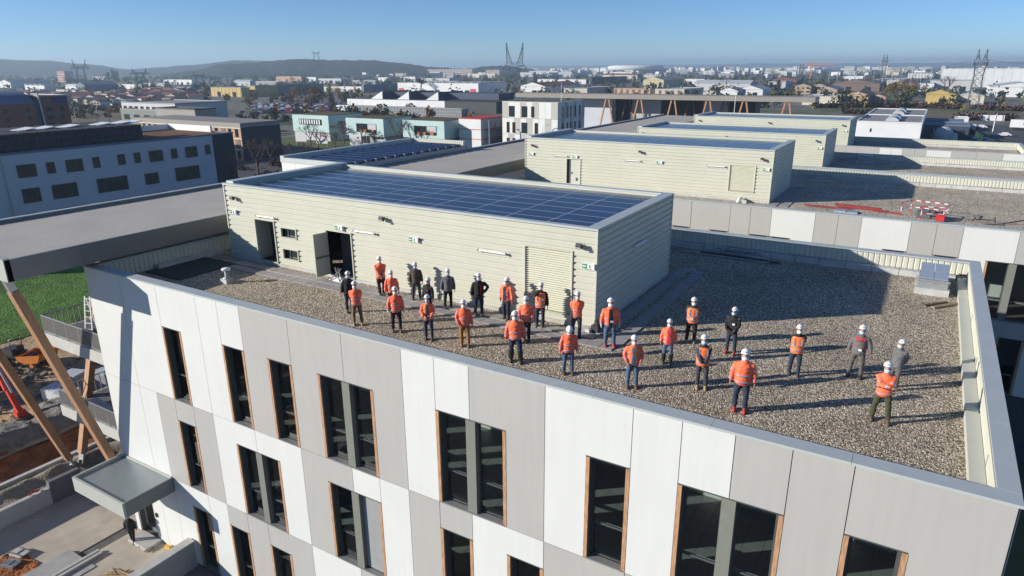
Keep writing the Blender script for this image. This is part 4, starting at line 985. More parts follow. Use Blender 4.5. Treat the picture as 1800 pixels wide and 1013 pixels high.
# dumper
t=thing('site_dumper','orange dumper with a tipping skip on the rubble by the gallery','dumper',(-62.2,24.0,-13.95),.35)
OR=mat('dumper_orange',(.62,.20,.03),.5,.12,3)
m=MB(); pr=[(-.2,1.15),(2.2,1.45),(1.9,.75),(.7,.55),(-.1,.75)]
m.add([(x,-1.0,z) for x,z in pr]+[(x,1.0,z) for x,z in pr],[(1,2,7,6),(2,3,8,7),(3,4,9,8),(4,0,5,9),(0,4,3,2,1),(5,6,7,8,9)])
m.add([(x*.94+.05,-.9,z+.01) for x,z in pr]+[(x*.94+.05,.9,z+.01) for x,z in pr],[(6,7,2,1),(7,8,3,2),(8,9,4,3),(9,5,0,4)])
m.build('skip',OR,t)
m=MB(); m.box(-2.0,.4,-.5,.5,.6,1.0); m.box(-2.0,-.9,-.6,.6,1.0,1.5); m.box(.3,1.7,-.35,.35,.4,.56); m.build('chassis',DARKM,t)
for x in (-1.5,1.2):
    for s_ in (-1,1):
        m=MB(); m.tube([(x,s_*.62,.42),(x,s_*.98,.42)],.46,16); wo=m.build('wheel',BLACKP,t); m=MB(); m.tube([(x,s_*.985,.42),(x,s_*1.0,.42)],.2,12); m.build('rim',OR,wo)
m=MB(); m.tube([(-1.0,-.55,1.5),(-1.0,-.55,2.4),(-1.0,.55,2.4),(-1.0,.55,1.5)],.04,8); m.build('roll_bar',DARKM,t)
m=MB(); m.cbox(Vector((-.45,0,1.25)),.5,.6,.1); m.cbox(Vector((-.72,0,1.5)),.1,.6,.5); m.build('seat',BLACKP,t)
# wrapped pallets
WRAP=mat('white_wrap',(.62,.64,.66),.4,.14,5,.4,10)
for i,(x,y,rz,l,h) in enumerate(((-54.2,23.6,.35,'wrapped pallet of panels behind the gallery column, left of the pair',1.25),(-52.4,24.9,.3,'wrapped pallet of panels behind the gallery column, right of the pair',1.25),(-53.6,21.9,.25,'white wrapped pallet at the left in front of the pair',.9),(-52.2,22.0,.3,'striped top of the wrapped pallet nearest the gallery railing',.9))):
    t=thing('wrapped_pallet',l,'pallet',(x,y,-13.9),rz)
    m=MB(); m.box(-.7,.7,-.62,.62,.14,h); m.build('wrapped_load',mat('grey_load',(.33,.33,.34),.5,.25,3) if i<2 else WRAP,t)
    m=MB()
    for k in range(5): m.box(-.72+.29*k,-.52+.29*k,-.64,.64,h+.002,h+.07)
    m.build('top_boards',WRAP,t)
    m=MB(); m.box(-.7,.7,-.6,-.5,0,.13); m.box(-.7,.7,.5,.6,0,.13); m.box(-.7,.7,-.05,.05,0,.13); m.build('skid',WOODP,t)
# things on the galleries
t=thing('step_ladder','white step ladder standing open on the upper gallery against the facade edge','ladder',(-37.9,18.0,F2+.02),.25)
m=MB()
for s_ in (-1,1): m.beam((.28*s_,-.45,0),(.17*s_,0,2.7),.07,.04)
for k in range(8): f=k/8+.08; m.beam((-.28+.11*f,-.45+.45*f,2.7*f),(.28-.11*f,-.45+.45*f,2.7*f),.05,.03)
m.build('front_frame',WHITEP,t)
m=MB()
for s_ in (-1,1): m.beam((.26*s_,.55,0),(.17*s_,.02,2.7),.06,.03)
for k in range(4): f=k/4+.1; m.beam((-.26+.09*f,.55-.53*f,2.7*f),(.26-.09*f,.55-.53*f,2.7*f),.05,.03)
m.build('rear_frame',WHITEP,t)
for i,(x,y,a) in enumerate(((-38.6,18.9,.2),(-38.0,18.4,.5),(-37.4,18.05,.1))):
    m=MB()
    for k in range(4): m.cbox(Vector((x,y,F3+.06+.06*k)),2.2,.24+.02*k,.05,rz=a+k*.05)
    tag(m.build('board_stack',mat('pale_batten',(.4,.3,.2))),('pale stack of boards on the lower gallery, farthest of three','pale stack of boards on the lower gallery, middle of three','pale stack of boards on the lower gallery, closest to the railing')[i],'boards')
m=MB(); vs=[]; fs=[]
for j in range(7):
    for i in range(13): vs.append((-40.6+i*.2,18.0+j*.11-.06*i*.3,F3+.18+.14*abs(math.sin(i*1.7+j))+.05*rnd.random()))
for j in range(6):
    for i in range(12): fs.append((j*13+i,j*13+i+1,(j+1)*13+i+1,(j+1)*13+i))
m.add(vs,fs,True); tag(m.build('plastic_sheet',mat('plastic_sheet',(.6,.68,.75),.2,.1)),'crumpled shiny plastic sheet on the lower gallery','sheet')
m=MB(); m.box(-36.9,-35.3,19.5,21.0,F3+.03,F3+.8); m.box(-36.8,-35.4,19.6,20.9,F3+.8,F3+.88); tag(m.build('insulation_pack',mat('pale_blue_pack',(.42,.50,.52),.6,.1)),'pale blue pack of insulation at the back of the lower gallery','pack')

rs=random.Random(31); m=MB()
for i in range(420):
    x=rs.uniform(-66,-48.6); y=rs.uniform(12,34); k=rs.uniform(.04,.16)
    if i%3==0: x=rs.gauss(-62,2.2); y=rs.gauss(22.6,1.2); k*=1.6
    z=max(-13.95,moundz(x,y)) if y<21.5 and x>-57 else -13.95
    m.cbox(Vector((x,y,z+k*.3)),k*2,k*1.5,k,rs.uniform(0,3),rs.uniform(-.6,.6),rs.uniform(-.5,.5))
tag(m.build('rubble_stones',MOUND),'loose stones strewn over the building site','stones',kind='stuff')
for i,(x,y,l,rz) in enumerate(((-58.5,27.0,5,.3),(-58.2,27.4,5,.34),(-66.5,27.8,3.5,1.1))):
    m=MB(); m.tube([(x,y,-13.75),(x+l*math.cos(rz),y+l*math.sin(rz),-13.75)],.13,10)
    tag(m.build('pipe_length',mat('blue_pipe',(.06,.12,.25),.4,.05) if i==2 else WOODP),('brown log lying behind the wrapped pallets','second brown log beside the first behind the wrapped pallets','blue pipe lying at the edge of the lawn')[i],'pipe')
# ---------------------------------------------------------------- ground
def sheet(name,poly,z,m_):
    m=MB(); m.add([(x,y,z) for x,y in poly],[tuple(range(len(poly)))]); o=m.build(name,m_,fixn=False); tag(o,kind='structure'); return o
GROUNDM=ramp_mat('ground_mix',[(0,(.055,.07,.03)),(.38,(.09,.105,.05)),(.48,(.16,.15,.125)),(.6,(.17,.165,.155)),(.72,(.12,.115,.10)),(1,(.10,.12,.05))],.018,.95,'noise',.3,.2,detail=9,var2=(.15,.3),bscale=2)
m=MB(); E=16000
for a,b,c,d in ((-E,E,-E,-10),(-E,-69.9,-10,60),(-40.35,E,-10,60),(-E,E,60,E)): m.add([(a,c,-14.02),(b,c,-14.02),(b,d,-14.02),(a,d,-14.02)],[(0,1,2,3)])
m.add([(-70,-10,-15.2),(-40.3,-10,-15.2),(-40.3,60,-15.2),(-70,60,-15.2)],[(0,1,2,3)])
tag(m.build('ground',GROUNDM),kind='structure')
LAWN=ramp_mat('lawn_grass',[(0,(.02,.055,.008)),(.38,(.065,.15,.022)),(.62,(.12,.24,.042)),(1,(.19,.29,.07))],1.1,.95,'noise',1.,.25,detail=10,var2=(.1,.42),bscale=5)
rough('lawn',-112,-69.5,6,62,90,110,lambda x,y:-13.9+.10*nz(x,y,.4)+.10*nz(x,y,1.5,5),LAWN)
ASPH=mat('asphalt',(.055,.057,.06),.9,.15,1.5,.2,30,var2=.15,vs2=.08)
sheet('yard',[(-112,62.2),(-60,62.2),(-60,150),(-150,150),(-150,95)],-13.99,ASPH)
FIELDG=ramp_mat('field_green',[(0,(.06,.075,.03)),(.5,(.10,.12,.045)),(1,(.16,.15,.07))],.05,.95,'noise',.3,.1,detail=8)
FIELDB=ramp_mat('field_brown',[(0,(.09,.075,.05)),(.5,(.15,.125,.08)),(1,(.22,.185,.125))],.05,.95,'noise',.3,.1,detail=8)
for i,(poly,z,mm,n) in enumerate((([(-480,241),(-472,276),(-335,196),(-346,172)],-13.98,FIELDB,'field'),([(-284,228),(-250,267),(-215,240),(-245,205)],-13.98,FIELDG,'field'),
    ([(-60,440),(-2,500),(40,461),(35,430),(-2,440),(-50,410)],-13.98,FIELDG,'field'),([(-41,396),(-2,432),(70,430),(70,360),(-1,385)],-13.975,FIELDB,'field'),
    ([(-398,316),(-320,358),(-270,306),(-320,250)],-13.97,ASPH,'car_park'),([(-2,225),(60,225),(60,345),(-2,345)],-13.97,ASPH,'car_park'),
    ([(-200,150),(-140,150),(-100,168),(-100,185),(-205,172)],-13.98,FIELDG,'verge'))):
    sheet(n,poly,z,mm)

# ---------------------------------------------------------------- trees
BARK=mat('bark',(.09,.07,.055),.9,.3,3,.3,12)
LEAF={}
for n,c in dict(y=(.16,.13,.035),o=(.20,.105,.03),r=(.17,.07,.03),m=(.085,.045,.035),g=(.025,.045,.02)).items():
    LEAF[n]=ramp_mat('leaves_'+n,[(0,tuple(v*.45 for v in c)),(.5,c),(1,tuple(min(1,v*1.6) for v in c))],1.2,.9,'noise')
def branches(rn,n0=5,depth=4,spread=.55):
    """unit-height tree skeleton: list of (a,b,ra,rb) and tips"""
    segs=[];tips=[]
    def grow(p,d,l,r,k):
        q=p+d*l; segs.append((p,q,r,r*.68))
        if k==0: tips.append(q); return
        for i in range(3 if k>1 else 2):
            a=rn.uniform(0,6.28); nd=(d+Vector((math.cos(a),math.sin(a),rn.uniform(-.1,.5)))*spread*rn.uniform(.7,1.25)).normalized()
            grow(q-d*l*rn.uniform(0,.35),nd,l*rn.uniform(.62,.84),r*.62,k-1)
    grow(Vector((0,0,0)),Vector((0,0,1)),.30,.022,depth)
    return segs,tips
def tree_proto(kind,label,seed,group):
    rn=random.Random(seed); t=thing('tree',label,'tree',(0,0,-14),0,group)
    segs,tips=branches(rn,depth=4 if kind=='b' else 3,spread=.62 if kind!='g' else .5)
    zmax=max(p.z for p in tips); S=1/zmax
    m=MB()
    for a,b,ra,rb in segs: m.tube([a*S,b*S],[ra*S*(1.0 if kind!='b' else 1.1),max(rb*S,.0045)],5,cap=False)
    m.build('trunk',BARK,t)
    if kind=='b':
        m=MB()
        for p in tips:
            for k in range(4):
                d=Vector((rn.gauss(0,1),rn.gauss(0,1),rn.gauss(.4,.8))).normalized(); m.beam(p*S,(p*S)+d*rn.uniform(.05,.13),.004)
        m.build('twigs',BARK,t)
    else:
        m=MB(); base=[p*S for p in tips]
        if kind=='g':
            base=[Vector((rn.gauss(0,.12)*(1.1-z),rn.gauss(0,.12)*(1.1-z),.12+z*.86)) for z in [rn.random() for _ in range(70)]]
        for p in base:
            for k in range(26 if kind!='m' else 18):
                c=p+Vector((rn.gauss(0,.065),rn.gauss(0,.065),rn.gauss(-.02,.055)))
                if c.z<.12: continue
                u=Vector((rn.gauss(0,1),rn.gauss(0,1),rn.gauss(0,1))).normalized(); v=u.orthogonal().normalized(); s=rn.uniform(.014,.032)
                m.add([c-u*s,c+v*s*.8,c+u*s,c-v*s*.8],[(0,1,2,3)])
        m.build('crown',LEAF[kind],t)
    return t
TREES=[('b',-130.6,103.6,7.7,'bare slender tree at the road just beyond the solar block'),('b',-146.9,121.0,5.0,'bare tree in the shade right of the orange panelled building'),('b',-145.2,125.8,4.5,'bare tree in the shade, middle of three beyond the grey roof'),('b',-142.6,128.5,4.4,'bare tree in the shade, rightmost of three beyond the grey roof'),
('b',-168.3,154.9,6.4,'bare tree before the leftmost turquoise building'),('r',-166.3,167.4,5.5,'rust brown tree between the first and second turquoise buildings'),('b',-156.1,165.2,5.2,'bare tree before the middle turquoise building'),('b',-142.7,166.9,7.7,'tall bare tree between the second and third turquoise buildings'),('b',-131.3,173.0,6.4,'bare tree at the right part of the third turquoise facade'),('m',-126.7,177.3,4.5,'reddish brown bush left of the red striped building'),('m',-119.6,181.1,4.9,'reddish brown bush right of the red striped building'),
('y',-396.7,351.4,8.2,'yellow green tree at the left end of the autumn row by the car park'),('o',-330.0,306.2,9.8,'largest orange green tree of the autumn row by the car park'),('m',-342.6,328.2,6.1,'small maroon tree of the autumn row by the car park'),('o',-357.9,360.7,8.1,'orange tree toward the right end of the autumn row'),('o',-393.9,411.0,7.3,'far orange tree behind the autumn row'),('r',-387.9,424.6,6.1,'rust tree before the dark blue warehouse'),('y',-402.0,505.6,10.9,'yellow green tree right in front of the warehouse with red doors'),
('y',-330.3,176.9,3.6,'yellow bush behind the black screened roof'),('m',-328.7,181.5,4.9,'maroon bush left of the grey green office'),('y',-336.1,266.3,6.6,'olive tree by the cars right of the blue grey office'),
('g',-1522.0,865.3,20.9,'tall dark evergreen below the left hill'),('g',-1511.7,868.0,17.4,'dark evergreen right of the tall one below the left hill'),('g',-1533.7,862.1,16.3,'dark evergreen left of the tall one below the left hill'),
('y',-23.1,486.6,10.3,'broad olive tree in the middle of the clump by the peach house'),('y',-18.3,488.8,10.0,'olive tree at the right of the clump by the peach house'),('y',-27.7,491.5,8.5,'olive tree at the left of the clump by the peach house'),('b',4.2,630.8,13.7,'tall brown bare tree in front of the grey warehouse'),('m',-5.9,661.4,4.8,'low brown tree left of the tall bare one'),('g',-126.9,679.4,10.0,'dark evergreen below the tower crane'),('o',-273.7,521.3,8.2,'brownish tree between the red roofed workshop and the cream cube'),('g',-251.8,716.4,6.9,'dark tree at the pale yellow gabled hall'),('g',-132.4,677.2,8.0,'dark evergreen just left of the one below the crane'),
('o',-357.1,321.3,6.8,'small orange tree at the left of the largest autumn tree'),('m',-338.1,330.3,6.1,'maroon tree right of the red one in the autumn row'),('b',-161.4,151.4,5.2,'bare tree on the verge left of the white signs'),('b',-156.7,154.0,4.5,'bare tree on the verge between the white signs'),('m',-142.7,156.5,4.5,'brown bush on the verge beside the parked vans'),('b',-127.2,160.0,5.9,'bare tree before the left edge of the third turquoise building'),
('g',-243.7,855.1,8.5,'dark tree far behind the pale yellow hall'),('g',-307.5,918.6,7.2,'dark tree far left of the pale yellow hall'),('g',-148.1,942.7,8.1,'dark tree far behind the crane')]
PROT={}
for i,(k,x,y,h,l) in enumerate(TREES):
    if (k,i%2) not in PROT:
        t=tree_proto(k,l,100+i,'trees around the industrial estate'); PROT[k,i%2]=t
        t.location=(x,y,-14); t.rotation_euler=(0,0,i*1.3); 
    else:
        t=dup(PROT[k,i%2],(x,y,-14),i*1.3,None,l)
    h*=1.25 if k in 'yomr' else 1.1; wd=h*(1.15 if k in 'yomr' else .95); t.scale=(wd,wd,h)
def clumps(name,pts,size,mt,kind='stuff',seed=3,n=22,sub=None):
    rn=random.Random(seed); m=MB()
    for (x,y,z,w_,h) in pts:
        for k in range(n):
            c=Vector((x+rn.gauss(0,w_*.4),y+rn.gauss(0,w_*.4),z+abs(rn.gauss(.5,.28))*h))
            u=Vector((rn.gauss(0,1),rn.gauss(0,1),rn.gauss(0,1))).normalized(); v=u.orthogonal().normalized(); s=size*rn.uniform(.6,1.3)
            m.add([c-u*s,c+v*s,c+u*s,c-v*s],[(0,1,2,3)])
    o=m.build(name,mt); tag(o,kind=kind); return o
rn=random.Random(11)
pts=[]
for a,b,n in (((-59,443),(-13,471),70),((-13,471),(40,455),70),((-41,396),(-12,388),20),((8,372),(30,380),26)):
    for i in range(n):
        f=i/n; pts.append((a[0]+(b[0]-a[0])*f+rn.gauss(0,.6),a[1]+(b[1]-a[1])*f+rn.gauss(0,1.5),-14,2.2,rn.uniform(1.6,3.2)))
tag(clumps('hedge_row',pts,.55,LEAF['m'],n=40),'dark brown hedges along the fields on the right','hedge')
pts=[]
for i in range(1500):
    d=rn.uniform(420,2600)**1.0; a=R(rn.uniform(-42,40)); ax=YAW+a*1.0
    x=-math.sin(YAW-a)*d; y=math.cos(YAW-a)*d; h=rn.uniform(4,9)*(1 if d<1200 else 1.3)
    pts.append((x,y,-14,h*.7,h))
def far_scatter(): return pts
tag(clumps('far_trees',[p for p in pts if p[1]>330 and not(-480<p[0]<-150 and p[1]<420)],.85,LEAF['g'],n=44),'scattered dark trees between the far sheds and houses','trees')

# ---------------------------------------------------------------- vehicles
def car_proto(colr,kind,label,group,name):
    t=thing(name,label,'car' if kind=='car' else 'van',(0,0,-14),0,group)
    pm=mat('paint_'+name+'_'+label.split()[0],colr,.25,.03,spec=.6)
    pr=[(-2.1,.35),(-2.15,.75),(-1.9,.95),(-1.2,1.0),(-.6,1.42),(.9,1.45),(1.6,1.0),(2.1,.85),(2.15,.4)] if kind=='car' else [(-2.5,.4),(-2.5,2.2),(-2.3,2.35),(1.0,2.35),(1.6,1.6),(2.4,1.15),(2.5,.45)]
    w_=.86 if kind=='car' else .98; n=len(pr); m=MB()
    def wd(z): return w_*(1-.16*max(0,(z-.95)/1.4))
    m.add([(x,-wd(z),z) for x,z in pr]+[(x,wd(z),z) for x,z in pr],[tuple(range(n))[::-1],tuple(range(n,2*n))]+[(i,(i+1)%n,n+(i+1)%n,n+i) for i in range(n)])
    m.build('body',pm,t,True)
    gm=mat('car_glass',(.015,.02,.025),.08,.02)
    m=MB()
    if kind=='car':
        for s_ in (-1,1): m.add([(-1.05,s_*(w_*.965),1.02),(1.4,s_*(w_*.965),1.02),(.82,s_*(w_*.945),1.38),(-.58,s_*(w_*.945),1.38)],[(0,1,2,3)])
        m.add([(.97,-.66,1.43),(1.58,-.76,1.05),(1.58,.76,1.05),(.97,.66,1.43)],[(0,1,2,3)]); m.add([(-.66,-.66,1.41),(-1.2,-.76,1.04),(-1.2,.76,1.04),(-.66,.66,1.41)],[(3,2,1,0)])
    else:
        for s_ in (-1,1): m.add([(.2,s_*.955,1.5),(1.5,s_*.955,1.5),(1.05,s_*.89,2.1),(.2,s_*.89,2.1)],[(0,1,2,3)])
        m.add([(1.05,-.78,2.28),(1.62,-.86,1.66),(1.62,.86,1.66),(1.05,.78,2.28)],[(0,1,2,3)])
    m.xf(Matrix.Scale(1.006,4)); m.build('windows',gm,t)
    for x in (-1.35,1.35):
        for s_ in (-1,1):
            m=MB(); m.tube([(x,s_*(w_-.2),.33),(x,s_*(w_+.02),.33)],.33,12); m.build('wheel',BLACKP,t)
    return t
COLS={'white':(.75,.75,.76),'silver':(.42,.44,.46),'black':(.02,.02,.025),'blue':(.03,.07,.22),'red':(.35,.03,.03),'grey':(.14,.15,.16)}
lot=[]
gr='cars in the far left car park'
protos={}
A,Bv,Cv,Dv=Vector((-395,318)),Vector((-323,354)),Vector((-276,302)),Vector((-320,256))
rn=random.Random(5)
for r_ in range(9):
    for k in range(22):
        if rn.random()<.16: continue
        f=r_/8; g_=k/21; p=(A*(1-g_)+Bv*g_)*(1-f)+(Dv*(1-g_)+Cv*g_)*f
        cn=rn.choice(['white','white','silver','black','blue','red','grey','white'])
        if cn not in protos: protos[cn]=car_proto(COLS[cn],'car','%s parked car in the rows of the far left car park'%cn,gr,'parked_car'); t=protos[cn]
        else: t=dup(protos[cn])
        t.location=(p.x+rn.gauss(0,.5),p.y+rn.gauss(0,.5),-13.96); t.rotation_euler=(0,0,R(30+rn.choice((0,180))+rn.gauss(0,3)))
RIGHT=[(9.5,296,'white','white car at the top of the row beside the green net'),(11.0,287,'white','second white car down the row beside the green net'),(12.2,279,'silver','silver car in the row beside the green net'),(13.4,272,'blue','bright blue car in the row beside the green net'),(14.8,266,'blue','darker blue car at the near end of the row by the green net'),(16.0,261,'black','black car nearest in the row by the green net'),
(3.0,283,'white','white car in front of the blue roofed hut'),(5.5,276,'black','black car behind the parapet, left of the green net'),(7.8,279,'white','white car right beside the black one left of the green net'),(10.2,318,'silver','silver car behind the lamp pole'),(13.0,322,'blue','blue car behind the lamp pole'),(15.5,325,'white','white car left of the big trailer'),(21.0,292,'white','white car alone in the open asphalt yard')]
for x,y,cn,l in RIGHT:
    t=dup(protos[cn],(x,y,-13.95),R(12 if x>8.6 else 80),None,l); t['group']='cars in the right hand yard'
vp=car_proto(COLS['white'],'van','white panel van parked on the verge before the middle turquoise building','white vans','parked_van'); vp.location=(-146,164,-13.97); vp.rotation_euler=(0,0,R(20))
dup(vp,(-139.5,166.5,-13.97),R(25),None,'white van right behind the first on the verge, by the third turquoise building')
dup(vp,(6.0,268,-13.95),R(95),None,'white van behind the last parapet near the round tank')
for i,(x,y,l) in enumerate(((-176.6,158.5,'white site sign left of the others on the verge'),(-165.5,157.0,'white site sign with a red mark, middle of the verge'),(-152.5,158.5,'white site sign nearest the vans'))):
    t=thing('site_sign',l,'sign',(x,y,-14),R(15)); m=MB(); m.box(-2.0,2.0,-.06,.06,.9,4.1); m.build('board',WHITEP,t); m=MB(); m.box(-1.8,-1.65,-.05,.05,0,.9); m.box(1.65,1.8,-.05,.05,0,.9); m.build('posts',STEEL,t)
    if i: m=MB(); m.cbox(Vector((.9,-.075,3.2)),.8,.02,.5); m.build('red_mark',RED,t)

rn=random.Random(77); pts=[]
for i in range(150):
    f=rn.random(); x=-420+210*f+rn.gauss(0,22); y=385-165*f+rn.gauss(0,22)
    if -398<x<-270 and 250<y<356 and rn.random()<.8: continue
    pts.append((x,y,-14,2.4,rn.uniform(2.5,6)))
for i in range(60): pts.append((rn.uniform(-470,-350),rn.uniform(190,260),-14,1.8,rn.uniform(1.5,3)))
tag(clumps('brown_thicket',[p for k,p in enumerate(pts) if k%2],.6,LEAF['o'],n=60,seed=8),'brown autumn thickets around the far left car park','thicket')
tag(clumps('green_thicket',[p for k,p in enumerate(pts) if not k%2],.6,LEAF['g'],n=60,seed=9),'dark green thickets around the far left car park','thicket')
pts=[]
for i in range(46): pts.append((rn.uniform(-150,-112),rn.uniform(92,150),-14,1.2,rn.uniform(.8,2.2)))
tag(clumps('roadside_shrubs',pts,.22,LEAF['m'],n=120,seed=10),'dark shrubs along the shaded road beyond the lawn','shrubs')
pts=[]
for i in range(420):
    d=rn.uniform(420,1700); an=YAW-R(rn.uniform(-37,40)); x=-math.sin(an)*d; y=math.cos(an)*d
    if -410<x<-240 and y<370: continue
    pts.append((x,y,-14,3,rn.uniform(4,8)))
tag(clumps('far_brown_trees',pts,.85,LEAF['y'],n=44,seed=12),'scattered olive and brown trees between the far sheds','trees')
# ---------------------------------------------------------------- buildings of the middle distance
P={}
def wm(n,c,rough=.7,var=.06): P[n]=mat('wall_'+n,c,rough,var,.25,var2=.06,vs2=.05)
for n,c in dict(white=(.66,.67,.67),whitepanel=(.62,.65,.64),cream=(.58,.54,.44),beige=(.48,.46,.38),palegrey=(.47,.48,.48),grey=(.26,.26,.26),silver=(.42,.45,.47),bluegrey=(.12,.17,.24),navy=(.035,.05,.09),
    green=(.16,.18,.155),yellow=(.50,.37,.12),yellowpale=(.52,.46,.27),pink=(.47,.27,.23),pinkgrey=(.40,.33,.31),orange=(.42,.25,.15),brick=(.20,.085,.06),rust=(.46,.34,.20),tan=(.40,.32,.23),peach=(.50,.36,.25),brown=(.17,.12,.10),
    redroof=(.23,.09,.065),brownroof=(.13,.095,.08),render=(.50,.535,.58),charcoal=(.035,.04,.045),turq=(.42,.58,.56),stone=(.27,.25,.22)).items(): wm(n,c)
WIN=mat('far_window',(.02,.028,.035),.12,.1)
def openings(t,x0,x1,y,z0,hgt,rn,n,storeys=1,w_=None):
    """row(s) of dark windows on the front face, one part per window"""
    n=min(n,14)
    for s_ in range(storeys):
        for i in range(n):
            cx=x0+(x1-x0)*(i+.5)/n; ww=(w_ or (x1-x0)/n*.28); zz=z0+hgt*(s_+.35)/storeys
            m=MB(); m.box(cx-ww,cx+ww,y-.09,y-.02,zz,zz+hgt/storeys*.36); m.build('window',WIN,t)
def building(name,cx,cy,w_,dep,h,wallm,roofm,rt,label,cat='building',storeys=None,seed=0,n=None,z=-14.,group=None,detail=True):
    """front right corner at cx,cy; front faces the viewer's side (-y)"""
    rn=random.Random(seed); dep=25 if dep<=0 else min(max(dep,9),130)
    t=thing(name,label,cat,(cx,cy,z),0,group)
    m=MB(); m.box(-w_,0,0,dep,0,h); m.build('wall',P[wallm],t)
    m=MB()
    if rt=='f':
        e=.25; p=min(.5,.06*h+.15)
        m.box(-w_-.1,.1,-.1,e,h+.005,h+p); m.box(-w_-.1,.1,dep-e,dep+.1,h+.005,h+p); m.box(-w_-.1,-w_+e,e+.01,dep-e-.01,h+.005,h+p); m.box(-e,.1,e+.01,dep-e-.01,h+.005,h+p)
        m.box(-w_+e+.01,-e-.01,e+.01,dep-e-.01,h+.004,h+.08)
    elif rt=='g':
        rh=min(w_*.16,3.2); long_x = w_>dep*1.6
        if long_x:
            rh=min(dep*.2,3); m.add([(-w_-.3,-.4,h),(.3,-.4,h),(.3,dep+.4,h),(-w_-.3,dep+.4,h),(-w_-.3,dep/2,h+rh),(.3,dep/2,h+rh)],[(0,1,5,4),(2,3,4,5),(0,4,3),(1,2,5),(3,2,1,0)])
        else:
            m.add([(-w_-.4,-.3,h),(.4,-.3,h),(.4,dep+.3,h),(-w_-.4,dep+.3,h),(-w_/2,-.3,h+rh),(-w_/2,dep+.3,h+rh)],[(0,1,4),(2,3,5),(0,4,5,3),(1,2,5,4),(3,2,1,0)])
            g_=MB(); g_.add([(-w_+.1,-.34,h+.02),(-.1,-.34,h+.02),(-w_/2,-.34,h+rh-.1)],[(0,1,2)]); g_.build('gable',P[wallm],t)
    else:
        k=max(2,int(w_/9)); s_=w_/k
        for i in range(k):
            a=-w_+s_*i; m.add([(a,0,h),(a+s_,0,h),(a,0,h+2.2),(a,dep,h),(a+s_,dep,h),(a,dep,h+2.2)],[(0,1,2),(3,5,4),(1,4,5,2),(0,2,5,3),(0,3,4,1)])
    m.build('roof',P[roofm],t)
    if detail:
        if cat in('house','flats') or storeys: openings(t,-w_+.5,-.5,0,.3,h-.4,rn,n or max(3,int(w_/4.5)),storeys or 2)
        else:
            k=n or max(1,min(5,int(w_/14)))
            for i in range(k):
                x=-w_+w_*(i+rn.uniform(.25,.75))/k; ww=min(2.4,w_*.09); hh=min(h*.55,4.2); m=MB(); m.box(x-ww,x+ww,-.10,-.02,.05,hh); m.build('door',WIN if rn.random()<.6 else P['grey'],t)
            if w_>25 and rt=='f':
                m=MB()
                for i in range(int(w_/8)): m.box(-w_+8*i+2,-w_+8*i+5,dep*.25,dep*.75,h+.09,h+.5)
                m.build('rooflights',P['silver'],t)
    return t
